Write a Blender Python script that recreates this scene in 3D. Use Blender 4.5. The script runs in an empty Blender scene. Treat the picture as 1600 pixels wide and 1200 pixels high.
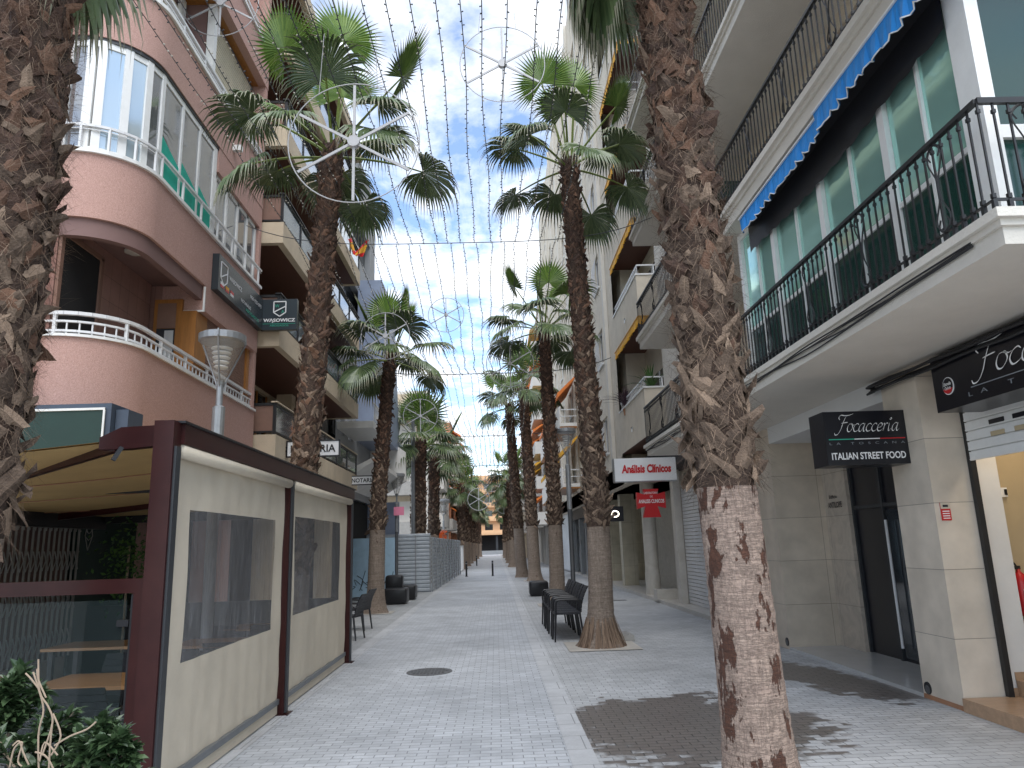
import bpy, math, random
from mathutils import Vector, Matrix
from math import radians as R, sin, cos, pi, sqrt, atan2
V = Vector
rnd = random.Random(7)
S = bpy.context.scene
COL = S.collection

# ---------------- camera ----------------
F, CX, CY, CH = 1150.0, 800.0, 600.0, 1.9
_y = V((775-CX, -(853-CY), -F)).normalized()
_z = V((632-800, 5155, -F)); _z = (_z - _y*_z.dot(_y)).normalized()
_x = _y.cross(_z)
ROT = Matrix((_x, _y, _z))            # camera space -> world
cam = bpy.data.cameras.new('camera'); camo = bpy.data.objects.new('camera', cam); COL.objects.link(camo)
camo.matrix_world = Matrix.Translation((0, 0, CH)) @ ROT.to_4x4()
cam.sensor_width = 36; cam.lens = F/1600*36; cam.clip_start = .05; cam.clip_end = 2000
S.camera = camo
def at(px, py, X=None, Y=None, Z=None):
    d = ROT @ V((px-CX, -(py-CY), -F))
    t = X/d.x if X is not None else Y/d.y if Y is not None else (Z-CH)/d.z
    return d*t + V((0, 0, CH))

# ---------------- sky, sun, exposure ----------------
SUN_EL, SUN_AZ = 58, 172              # degrees; azimuth clockwise from +Y (sun behind the camera)
w = bpy.data.worlds.new('World'); S.world = w; w.use_nodes = True
nt = w.node_tree; N = nt.nodes; L = nt.links; N.clear()
out = N.new('ShaderNodeOutputWorld'); bg = N.new('ShaderNodeBackground'); bg.inputs[1].default_value = .1
sky = N.new('ShaderNodeTexSky'); sky.sky_type = 'NISHITA'; sky.sun_disc = False
sky.sun_elevation = R(SUN_EL); sky.sun_rotation = R(SUN_AZ); sky.air_density = 1.0; sky.dust_density = .6; sky.ozone_density = 1.6
tc = N.new('ShaderNodeTexCoord'); sep = N.new('ShaderNodeSeparateXYZ'); L.new(tc.outputs['Generated'], sep.inputs[0])
mx = N.new('ShaderNodeMath'); mx.operation = 'MAXIMUM'; mx.inputs[1].default_value = .06; L.new(sep.outputs[2], mx.inputs[0])
dv = [N.new('ShaderNodeMath') for _ in range(2)]
for i in range(2):
    dv[i].operation = 'DIVIDE'; L.new(sep.outputs[i], dv[i].inputs[0]); L.new(mx.outputs[0], dv[i].inputs[1])
cb = N.new('ShaderNodeCombineXYZ'); L.new(dv[0].outputs[0], cb.inputs[0]); L.new(dv[1].outputs[0], cb.inputs[1])
def nz(scale, det, rough, dist=0.0, sc=(1, 1, 1), loc=(0, 0, 0)):
    m = N.new('ShaderNodeMapping'); m.inputs['Scale'].default_value = sc; m.inputs['Location'].default_value = loc
    L.new(cb.outputs[0], m.inputs[0]); n = N.new('ShaderNodeTexNoise')
    n.inputs['Scale'].default_value = scale; n.inputs['Detail'].default_value = det
    n.inputs['Roughness'].default_value = rough; n.inputs['Distortion'].default_value = dist
    L.new(m.outputs[0], n.inputs['Vector']); return n
n1 = nz(1.5, 8, .62, .35, (1.25, .8, 1), (3.1, 1.7, 0)); n2 = nz(7.5, 6, .6, .2, (1.1, .9, 1))
mm = N.new('ShaderNodeMath'); mm.operation = 'MULTIPLY_ADD'; mm.inputs[1].default_value = .36
L.new(n2.outputs[0], mm.inputs[0]); L.new(n1.outputs[0], mm.inputs[2])
cr = N.new('ShaderNodeValToRGB'); cr.color_ramp.elements[0].position = .565; cr.color_ramp.elements[1].position = .80
cr.color_ramp.elements[0].color = (.08, .08, .08, 1)
L.new(mm.outputs[0], cr.inputs[0])
mixc = N.new('ShaderNodeMix'); mixc.data_type = 'RGBA'; L.new(cr.outputs[0], mixc.inputs[0])
mixc.inputs[7].default_value = (7.3, 7.4, 7.5, 1)
skm = N.new('ShaderNodeMix'); skm.data_type = 'RGBA'; skm.blend_type = 'MULTIPLY'; skm.inputs[0].default_value = 1
skm.inputs[7].default_value = (1.2, 1.38, 1.5, 1)
L.new(sky.outputs[0], skm.inputs[6]); L.new(skm.outputs[2], mixc.inputs[6])
L.new(mixc.outputs[2], bg.inputs[0]); L.new(bg.outputs[0], out.inputs[0])
sl = bpy.data.lights.new('sun', 'SUN'); sl.energy = 1.5; sl.angle = R(50); sl.color = (1, .97, .93)
so = bpy.data.objects.new('sun', sl); COL.objects.link(so)
sd = V((sin(R(SUN_AZ))*cos(R(SUN_EL)), cos(R(SUN_AZ))*cos(R(SUN_EL)), sin(R(SUN_EL))))
so.rotation_euler = sd.to_track_quat('Z', 'Y').to_euler(); so.location = (0, -10, 40)
S.view_settings.view_transform = 'Standard'; S.view_settings.look = 'None'
S.view_settings.exposure = 1.1; S.view_settings.gamma = 1
S.render.engine = 'CYCLES'; S.cycles.max_bounces = 8; S.cycles.transparent_max_bounces = 24

# ---------------- materials ----------------
M = {}
def mat(name, col, rough=.7, var=.15, scale=6, bump=0, bscale=40, metal=0, spec=.5, col2=None, island=0, dist=0, sc=None):
    m = bpy.data.materials.new(name); m.use_nodes = True; n = m.node_tree.nodes; l = m.node_tree.links
    b = n['Principled BSDF']; b.inputs['Roughness'].default_value = rough; b.inputs['Metallic'].default_value = metal
    b.inputs['Specular IOR Level'].default_value = spec
    c = V(col); c2 = V(col2) if col2 else c*(1+var); c1 = c if col2 else c*(1-var)
    t = n.new('ShaderNodeTexCoord'); mp = n.new('ShaderNodeMapping'); l.new(t.outputs['Object'], mp.inputs[0])
    if sc: mp.inputs['Scale'].default_value = sc
    no = n.new('ShaderNodeTexNoise'); no.inputs['Scale'].default_value = scale; no.inputs['Detail'].default_value = 6
    no.inputs['Roughness'].default_value = .65; no.inputs['Distortion'].default_value = dist
    l.new(mp.outputs[0], no.inputs['Vector'])
    mr = n.new('ShaderNodeMapRange'); mr.inputs[1].default_value = .3; mr.inputs[2].default_value = .7
    l.new(no.outputs[0], mr.inputs[0])
    fac = mr.outputs[0]
    if island:
        g = n.new('ShaderNodeNewGeometry'); a = n.new('ShaderNodeMath'); a.operation = 'MULTIPLY_ADD'
        a.inputs[1].default_value = 1-island
        k = n.new('ShaderNodeMath'); k.operation = 'MULTIPLY'; k.inputs[1].default_value = island
        pw_ = n.new('ShaderNodeMath'); pw_.operation = 'POWER'; pw_.inputs[1].default_value = 2.2 if 'boot' in name else 1.0; l.new(g.outputs['Random Per Island'], pw_.inputs[0])
        l.new(pw_.outputs[0], k.inputs[0]); l.new(fac, a.inputs[0]); l.new(k.outputs[0], a.inputs[2]); fac = a.outputs[0]
    mi = n.new('ShaderNodeMix'); mi.data_type = 'RGBA'; l.new(fac, mi.inputs[0])
    mi.inputs[6].default_value = (*c1, 1); mi.inputs[7].default_value = (*c2, 1)
    l.new(mi.outputs[2], b.inputs['Base Color'])
    if bump:
        nb = n.new('ShaderNodeTexNoise'); nb.inputs['Scale'].default_value = bscale; nb.inputs['Detail'].default_value = 4
        l.new(mp.outputs[0], nb.inputs['Vector']); bp = n.new('ShaderNodeBump'); bp.inputs['Strength'].default_value = bump
        bp.inputs['Distance'].default_value = .02; l.new(nb.outputs[0], bp.inputs['Height']); l.new(bp.outputs[0], b.inputs['Normal'])
    M[name] = m; m['b'] = 1
    return m
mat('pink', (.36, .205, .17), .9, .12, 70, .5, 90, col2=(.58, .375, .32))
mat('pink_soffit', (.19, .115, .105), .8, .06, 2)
mat('pink_tile', (.42, .27, .22), .5, .1, 4)
mat('cream_stone', (.57, .47, .34), .75, .12, 1.5, .3, 30)
mat('stucco', (.55, .49, .40), .9, .07, 2, .5, 60, col2=(.66, .59, .48))
mat('stucco_light', (.62, .585, .52), .85, .06, 1.5, .3, 50)
mat('white_wall', (.72, .70, .66), .8, .06, 2)
mat('soffit_white', (.66, .66, .65), .85, .04, 1.2)
mat('white_paint', (.74, .74, .72), .45, .05, 6)
mat('white_steel', (.66, .66, .66), .4, .05, 8, metal=.0)
mat('marble', (.45, .42, .37), .35, .15, 1.6, dist=1.5, col2=(.56, .53, .48))
mat('tile_beige', (.50, .42, .33), .4, .06, 2.5)
mat('tile_marbled', (.30, .27, .22), .4, .1, 3, dist=2, col2=(.44, .40, .34))
mat('floor_shiny', (.45, .45, .44), .18, .05, 3)
mat('black_iron', (.012, .012, .013), .45, .2, 10)
mat('black_plastic', (.012, .012, .014), .38, .2, 20)
mat('black_wicker', (.014, .014, .018), .5, .5, 90, .8, 120)
mat('black_board', (.008, .008, .012), .3, .1, 4)
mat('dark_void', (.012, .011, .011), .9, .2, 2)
mat('maroon', (.026, .006, .006), .3, .15, 4, spec=.3, col2=(.04, .010, .009))
mat('canvas_cream', (.60, .53, .42), .85, .08, 1.5, .35, 220)
mat('canvas_yellow', (.50, .33, .13), .8, .1, 1.4)
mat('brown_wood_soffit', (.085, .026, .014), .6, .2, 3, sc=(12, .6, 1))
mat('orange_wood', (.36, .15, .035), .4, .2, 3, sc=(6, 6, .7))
mat('shutter_brown', (.23, .13, .095), .6, .1, 4)
mat('shutter_cream', (.55, .50, .38), .6, .1, 4)
mat('grey_steel', (.30, .31, .32), .4, .15, 5, metal=.5)
mat('hoard', (.36, .39, .42), .45, .2, 2.2, metal=.35, col2=(.50, .53, .57))
mat('pole_grey', (.17, .18, .19), .4, .1, 6, metal=.3)
mat('pole_black', (.03, .033, .037), .5, .1, 6)
mat('green_panel', (.008, .034, .026), .6, .1, 3)
mat('blue_grey', (.055, .075, .11), .6, .15, 3)
mat('blue_awning', (.02, .25, .68), .6, .1, 4)
mat('light_blue_cloth', (.35, .50, .62), .7, .1, 4)
mat('yellow_awning', (.70, .36, .03), .6, .08, 4)
mat('orange', (.75, .20, .03), .6, .08, 4)
mat('plastic_orange', (.80, .13, .02), .4, .08, 4)
mat('red', (.55, .015, .02), .35, .05, 4)
mat('pink_paper', (.8, .25, .38), .7, .05, 4)
mat('white_letters', (.85, .85, .85), .5, .02, 4)
mat('grey_letters', (.25, .27, .30), .5, .02, 4)
mat('green_letters', (.03, .42, .28), .5, .02, 4)
mat('black_letters', (.015, .015, .02), .5, .02, 4)
mat('gold_letters', (.50, .38, .14), .4, .05, 4)
mat('board_dark', (.035, .045, .052), .25, .05, 4)
mat('board_white', (.80, .80, .80), .4, .03, 4)
mat('grey_cladding', (.30, .31, .32), .6, .08, 1.5)
mat('blue_cladding', (.26, .31, .42), .4, .1, 1.2)
mat('far_white', (.68, .65, .60), .85, .05, .5)
mat('peach', (.66, .40, .22), .85, .06, .5)
mat('brick_orange', (.50, .22, .12), .85, .1, 1)
mat('dark_glass', (.03, .035, .04), .06, .2, 2, spec=.9)
mat('wood_step', (.40, .26, .16), .35, .15, 2, sc=(2, 8, 8))
mat('warm_wall', (.46, .37, .23), .8, .05, 2)
mat('table_wood', (.42, .22, .09), .35, .15, 4, sc=(1, 8, 8))
mat('terracotta', (.35, .18, .10), .7, .1, 4)
mat('soil', (.07, .045, .03), .95, .4, 20, .6, 60)
mat('concrete', (.33, .32, .30), .85, .12, 6, .3, 60)
mat('asphalt_cover', (.13, .13, .13), .55, .25, 20, .5, 60, metal=.4)
mat('curtain', (.60, .60, .58), .8, .1, 2, sc=(9, 9, .3))
mat('green_cloth', (.02, .40, .29), .8, .2, 3)
mat('cable_black', (.02, .02, .022), .6, .1, 6)
mat('string_dark', (.05, .055, .06), .6, .1, 6)
mat('bulb', (.55, .52, .44), .3, .1, 6)
mat('petiole', (.13, .17, .035), .5, .15, 4)
mat('leaf_palm', (.04, .072, .028), .36, .2, 5, island=.7, col2=(.14, .185, .08))
mat('leaf_young', (.06, .13, .018), .42, .2, 5, island=.7, col2=(.16, .24, .045))
mat('leaf_tip', (.14, .15, .10), .6, .2, 5, island=.6, col2=(.30, .28, .19))
mat('leaf_ficus', (.02, .045, .016), .32, .2, 5, island=.8, col2=(.07, .11, .05))
mat('leaf_green', (.03, .09, .02), .5, .2, 5, island=.7, col2=(.09, .18, .04))
mat('leaf_purple', (.03, .012, .02), .5, .2, 5, island=.7, col2=(.07, .03, .045))
mat('twig', (.33, .25, .18), .8, .15, 20)
mat('fibre', (.08, .05, .035), .9, .2, 30, island=.7, col2=(.25, .175, .12))
mat('boot_red', (.028, .014, .010), .8, .3, 16, .9, 70, island=.7, col2=(.20, .105, .062))
mat('trunk_core', (.022, .013, .009), .95, .3, 40, .9, 60, col2=(.075, .045, .03))
mat('boot_grey', (.045, .027, .018), .85, .3, 16, .9, 70, island=.7, col2=(.33, .235, .165))
mat('wheel_grey', (.42, .42, .43), .4, .1, 6)
mat('clear_lamp', (.45, .43, .40), .15, .1, 4)

def glass(name, col, alpha, rough=.08, metal=0.0, grime=0):
    m = bpy.data.materials.new(name); m.use_nodes = True; n = m.node_tree.nodes; l = m.node_tree.links
    b = n['Principled BSDF']; b.inputs['Base Color'].default_value = (*col, 1); b.inputs['Roughness'].default_value = rough
    b.inputs['Metallic'].default_value = metal; b.inputs['Specular IOR Level'].default_value = .8
    tr = n.new('ShaderNodeBsdfTransparent'); mi = n.new('ShaderNodeMixShader'); mi.inputs[0].default_value = alpha
    if grime:
        t = n.new('ShaderNodeTexCoord'); mp = n.new('ShaderNodeMapping'); mp.inputs['Scale'].default_value = (7, 7, 1.1)
        l.new(t.outputs['Object'], mp.inputs[0]); no = n.new('ShaderNodeTexNoise'); no.inputs['Scale'].default_value = 2.2
        no.inputs['Detail'].default_value = 8; no.inputs['Roughness'].default_value = .7; l.new(mp.outputs[0], no.inputs['Vector'])
        r = n.new('ShaderNodeMapRange'); r.inputs[1].default_value = .45; r.inputs[2].default_value = .8
        r.inputs[3].default_value = alpha; r.inputs[4].default_value = min(1, alpha+grime)
        l.new(no.outputs[0], r.inputs[0]); l.new(r.outputs[0], mi.inputs[0])
        bp = n.new('ShaderNodeBump'); bp.inputs['Strength'].default_value = .5; bp.inputs['Distance'].default_value = .03
        l.new(no.outputs[0], bp.inputs['Height']); l.new(bp.outputs[0], b.inputs['Normal'])
    l.new(tr.outputs[0], mi.inputs[1]); l.new(b.outputs[0], mi.inputs[2]); l.new(mi.outputs[0], n['Material Output'].inputs[0])
    M[name] = m
glass('plastic_clear', (.24, .24, .245), .40, .10, 0, .45)
glass('screen_glass', (.05, .07, .07), .16, .03)
glass('balcony_glass', (.45, .52, .60), .75, .05, .6)
glass('lamp_glass', (.50, .48, .44), .28, .1)
glass('green_glass', (.44, .76, .67), .97, .05, .55)
glass('green_glass_dark', (.012, .05, .04), .97, .12, .0)
glass('pane_reflect', (.34, .35, .36), .95, .04, .65)
glass('pane_light', (.50, .60, .66), .95, .08, .5)

def nodes_of(name, rough=.8):
    m = bpy.data.materials.new(name); m.use_nodes = True; M[name] = m
    n = m.node_tree.nodes; l = m.node_tree.links; b = n['Principled BSDF']; b.inputs['Roughness'].default_value = rough
    return m, n, l, b
def smooth_trunk(name, c1, c2, dark, thr):
    m, n, l, b = nodes_of(name, .85)
    t = n.new('ShaderNodeTexCoord')
    def noise(sc, s, d=6, ro=.6):
        mp = n.new('ShaderNodeMapping'); mp.inputs['Scale'].default_value = sc; l.new(t.outputs['Object'], mp.inputs[0])
        o = n.new('ShaderNodeTexNoise'); o.inputs['Scale'].default_value = s; o.inputs['Detail'].default_value = d; o.inputs['Roughness'].default_value = ro
        l.new(mp.outputs[0], o.inputs['Vector']); return o.outputs[0]
    ring = noise((1.2, 1.2, 22), 1.6, 5); vert = noise((26, 26, 2.5), 1.4, 4); fine = noise((1, 1, 1), 30)
    a = n.new('ShaderNodeMath'); a.operation = 'ADD'; l.new(ring, a.inputs[0]); l.new(vert, a.inputs[1])
    a2 = n.new('ShaderNodeMath'); a2.operation = 'ADD'; l.new(a.outputs[0], a2.inputs[0]); l.new(fine, a2.inputs[1])
    r = n.new('ShaderNodeMapRange'); r.inputs[1].default_value = 1.15; r.inputs[2].default_value = 1.85; l.new(a2.outputs[0], r.inputs[0])
    mi = n.new('ShaderNodeMix'); mi.data_type = 'RGBA'; mi.inputs[6].default_value = (*c1, 1); mi.inputs[7].default_value = (*c2, 1); l.new(r.outputs[0], mi.inputs[0])
    pt = noise((1, 1, .42), 7.5, 9, .62); fl = n.new('ShaderNodeMapRange'); fl.inputs[1].default_value = thr; fl.inputs[2].default_value = thr+.018; l.new(pt, fl.inputs[0])
    # bark torn off mostly in the middle of the bare shaft
    m2 = n.new('ShaderNodeMix'); m2.data_type = 'RGBA'; m2.inputs[7].default_value = (*dark, 1); l.new(mi.outputs[2], m2.inputs[6]); l.new(fl.outputs[0], m2.inputs[0])
    # thin cracks: long fissures crossed by short horizontal ones
    def crack(sc, s_, lo, hi, dk):
        v_ = noise(sc, s_, 4, .7); ab = n.new('ShaderNodeMath'); ab.operation = 'SUBTRACT'; l.new(v_, ab.inputs[0]); ab.inputs[1].default_value = .5
        a_ = n.new('ShaderNodeMath'); a_.operation = 'ABSOLUTE'; l.new(ab.outputs[0], a_.inputs[0])
        q = n.new('ShaderNodeMapRange'); q.inputs[1].default_value = lo; q.inputs[2].default_value = hi; q.inputs[3].default_value = dk; q.inputs[4].default_value = 1; l.new(a_.outputs[0], q.inputs[0]); return q.outputs[0]
    c1_ = crack((26, 26, 6), 1, .0, .04, .72); c2_ = crack((5, 5, 40), 1, .0, .05, .66)
    ck = n.new('ShaderNodeMath'); ck.operation = 'MULTIPLY'; l.new(c1_, ck.inputs[0]); l.new(c2_, ck.inputs[1])
    m3 = n.new('ShaderNodeMix'); m3.data_type = 'RGBA'; m3.blend_type = 'MULTIPLY'; m3.inputs[0].default_value = 1; l.new(m2.outputs[2], m3.inputs[6]); l.new(ck.outputs[0], m3.inputs[7])
    l.new(m3.outputs[2], b.inputs['Base Color'])
    h = n.new('ShaderNodeMath'); h.operation = 'ADD'; l.new(a2.outputs[0], h.inputs[0]); l.new(ck.outputs[0], h.inputs[1])
    h2 = n.new('ShaderNodeMath'); h2.operation = 'MULTIPLY_ADD'; h2.inputs[1].default_value = -1.2; l.new(fl.outputs[0], h2.inputs[0]); l.new(h.outputs[0], h2.inputs[2])
    bp = n.new('ShaderNodeBump'); bp.inputs['Strength'].default_value = .8; bp.inputs['Distance'].default_value = .012; l.new(h2.outputs[0], bp.inputs['Height']); l.new(bp.outputs[0], b.inputs['Normal'])
smooth_trunk('trunk_bare_near', (.25, .18, .145), (.36, .27, .215), (.085, .034, .019), .545)
smooth_trunk('trunk_bare', (.17, .13, .10), (.31, .245, .195), (.09, .05, .035), .66)

def paving(name, base, bw, rh, swap=False, wet=None, c_var=.10, mortar=.006):
    m, n, l, b = nodes_of(name, .6)
    t = n.new('ShaderNodeTexCoord'); vec = t.outputs['Object']
    if swap:
        mp = n.new('ShaderNodeMapping'); mp.inputs['Rotation'].default_value = (0, 0, R(90)); l.new(vec, mp.inputs[0]); bvec = mp.outputs[0]
    else: bvec = vec
    br = n.new('ShaderNodeTexBrick'); br.inputs['Scale'].default_value = 1; br.inputs['Brick Width'].default_value = bw; br.inputs['Row Height'].default_value = rh
    br.inputs['Mortar Size'].default_value = mortar; br.inputs['Mortar Smooth'].default_value = .3
    br.inputs['Color1'].default_value = (0, 0, 0, 1); br.inputs['Color2'].default_value = (1, 1, 1, 1); br.inputs['Mortar'].default_value = (.5, .5, .5, 1)
    l.new(bvec, br.inputs['Vector'])
    def noise(s, d=5, sc=None):
        o = n.new('ShaderNodeTexNoise'); o.inputs['Scale'].default_value = s; o.inputs['Detail'].default_value = d; o.inputs['Roughness'].default_value = .65
        l.new(vec, o.inputs['Vector']); return o.outputs[0]
    def math(op, a, c, d=None):
        q = n.new('ShaderNodeMath'); q.operation = op
        for i, v in enumerate((a, c, d)):
            if v is None: continue
            if isinstance(v, (int, float)): q.inputs[i].default_value = v
            else: l.new(v, q.inputs[i])
        return q.outputs[0]
    def mixc(fac, a, c, mode='MIX'):
        q = n.new('ShaderNodeMix'); q.data_type = 'RGBA'; q.blend_type = mode
        for i, v in ((0, fac), (6, a), (7, c)):
            if isinstance(v, (int, float)): q.inputs[i].default_value = v
            elif isinstance(v, tuple): q.inputs[i].default_value = (*v, 1)
            else: l.new(v, q.inputs[i])
        return q.outputs[2]
    c = V(base); big = noise(.55); fine = noise(38, 3); mid = noise(3.2)
    col = mixc(br.outputs[0], tuple(c*(1-c_var)), tuple(c*(1+c_var)))
    dirt = math('MULTIPLY_ADD', big, .7, math('MULTIPLY', mid, .35))
    dm = n.new('ShaderNodeMapRange'); dm.inputs[1].default_value = .35; dm.inputs[2].default_value = .7; dm.inputs[3].default_value = .68; dm.inputs[4].default_value = 1.10; l.new(dirt, dm.inputs[0])
    col = mixc(1.0, col, dm.outputs[0], 'MULTIPLY')
    fm = n.new('ShaderNodeMapRange'); fm.inputs[3].default_value = .88; fm.inputs[4].default_value = 1.12; l.new(fine, fm.inputs[0])
    col = mixc(1.0, col, fm.outputs[0], 'MULTIPLY')
    # small dark spots
    sp = n.new('ShaderNodeMapRange'); sp.inputs[1].default_value = .67; sp.inputs[2].default_value = .70; l.new(noise(2.6, 3), sp.inputs[0])
    col = mixc(math('MULTIPLY', sp.outputs[0], .5), col, tuple(c*.5))
    col = mixc(br.outputs['Fac'], col, tuple(c*.5))
    rough = .62
    if wet:
        tot = None
        sepx = n.new('ShaderNodeSeparateXYZ'); l.new(vec, sepx.inputs[0])
        for (x0, y0, rx, ry, sh) in wet:
            dx = math('SUBTRACT', sepx.outputs[0], x0); dy = math('SUBTRACT', sepx.outputs[1], y0)
            dx = math('MULTIPLY_ADD', dy, sh, dx)
            q = math('ADD', math('POWER', math('ABSOLUTE', math('DIVIDE', dx, rx), 0), 2.), math('POWER', math('ABSOLUTE', math('DIVIDE', dy, ry), 0), 2.))
            q = math('SUBTRACT', 1.0, q)
            tot = q if tot is None else math('MAXIMUM', tot, q)
        nn = math('MULTIPLY_ADD', noise(1.3, 4), 2.6, -1.2)
        brk = math('MULTIPLY_ADD', br.outputs[0], .6, -.3)
        tot = math('ADD', math('ADD', tot, nn), brk)
        ws = n.new('ShaderNodeMapRange'); ws.inputs[1].default_value = .0; ws.inputs[2].default_value = .22; l.new(tot, ws.inputs[0])
        wc = mixc(noise(1.1), (.10, .09, .082), (.19, .17, .155))
        wc = mixc(br.outputs['Fac'], wc, (.045, .043, .04))
        col = mixc(ws.outputs[0], col, wc)
        rr = n.new('ShaderNodeMapRange'); rr.inputs[3].default_value = .62; rr.inputs[4].default_value = .34; l.new(ws.outputs[0], rr.inputs[0]); rough = rr.outputs[0]
    l.new(col, b.inputs['Base Color'])
    if isinstance(rough, float): b.inputs['Roughness'].default_value = rough
    else: l.new(rough, b.inputs['Roughness'])
    hh = math('MULTIPLY_ADD', br.outputs['Fac'], -1.0, math('MULTIPLY', fine, .25))
    hh = math('MULTIPLY_ADD', br.outputs[0], .25, hh)
    bp = n.new('ShaderNodeBump'); bp.inputs['Strength'].default_value = .55; bp.inputs['Distance'].default_value = .008; l.new(hh, bp.inputs['Height']); l.new(bp.outputs[0], b.inputs['Normal'])
g1 = at(1035, 1135, Z=0); g2 = at(1290, 1050, Z=0)
paving('pave_centre', (.50, .52, .545), .20, .10)
paving('pave_side', (.47, .48, .485), .20, .10, wet=[(g1.x+.28, g1.y+.05, 1.35, 1.5, 0), (g2.x-.3, g2.y-.25, .55, 2.0, .25)])
paving('pave_left', (.42, .43, .435), .30, .20)
paving('kerb', (.52, .53, .54), .40, .5, c_var=.04)
paving('white_tile', (.72, .74, .75), .3, .3, c_var=.02)

def tiled(name, base, tw, th, wall='X', col2=None, dist=0, mortar=.004, rough=.4):
    """large rectangular tiles on a vertical wall"""
    m, n, l, b = nodes_of(name, rough)
    t = n.new('ShaderNodeTexCoord'); s = n.new('ShaderNodeSeparateXYZ'); l.new(t.outputs['Object'], s.inputs[0])
    c = n.new('ShaderNodeCombineXYZ'); a = n.new('ShaderNodeMath'); a.operation = 'ADD'; l.new(s.outputs[0], a.inputs[0]); l.new(s.outputs[1], a.inputs[1])
    l.new(a.outputs[0], c.inputs[0]); l.new(s.outputs[2], c.inputs[1])
    br = n.new('ShaderNodeTexBrick'); br.offset = 0; br.inputs['Scale'].default_value = 1; br.inputs['Brick Width'].default_value = tw; br.inputs['Row Height'].default_value = th
    br.inputs['Mortar Size'].default_value = mortar
    cc = V(base); br.inputs['Color1'].default_value = (*(cc*.95), 1); br.inputs['Color2'].default_value = (*(cc*1.05), 1); br.inputs['Mortar'].default_value = (*(cc*.45), 1)
    l.new(c.outputs[0], br.inputs['Vector'])
    no = n.new('ShaderNodeTexNoise'); no.inputs['Scale'].default_value = 2.6; no.inputs['Detail'].default_value = 7; no.inputs['Distortion'].default_value = dist; l.new(t.outputs['Object'], no.inputs['Vector'])
    r = n.new('ShaderNodeMapRange'); r.inputs[1].default_value = .3; r.inputs[2].default_value = .7; r.inputs[3].default_value = .85; r.inputs[4].default_value = 1.12; l.new(no.outputs[0], r.inputs[0])
    mi = n.new('ShaderNodeMix'); mi.data_type = 'RGBA'; mi.blend_type = 'MULTIPLY'; mi.inputs[0].default_value = 1; l.new(br.outputs[0], mi.inputs[6]); l.new(r.outputs[0], mi.inputs[7])
    l.new(mi.outputs[2], b.inputs['Base Color'])
    bp = n.new('ShaderNodeBump'); bp.invert = True; bp.inputs['Strength'].default_value = .5; bp.inputs['Distance'].default_value = .004; l.new(br.outputs['Fac'], bp.inputs['Height']); l.new(bp.outputs[0], b.inputs['Normal'])
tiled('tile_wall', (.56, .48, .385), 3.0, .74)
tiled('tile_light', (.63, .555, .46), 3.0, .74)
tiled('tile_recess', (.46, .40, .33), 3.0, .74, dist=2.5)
tiled('pink_tiles', (.30, .17, .14), .3, .4)
tiled('stone_slabs', (.50, .45, .34), .45, .9, rough=.6)

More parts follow.
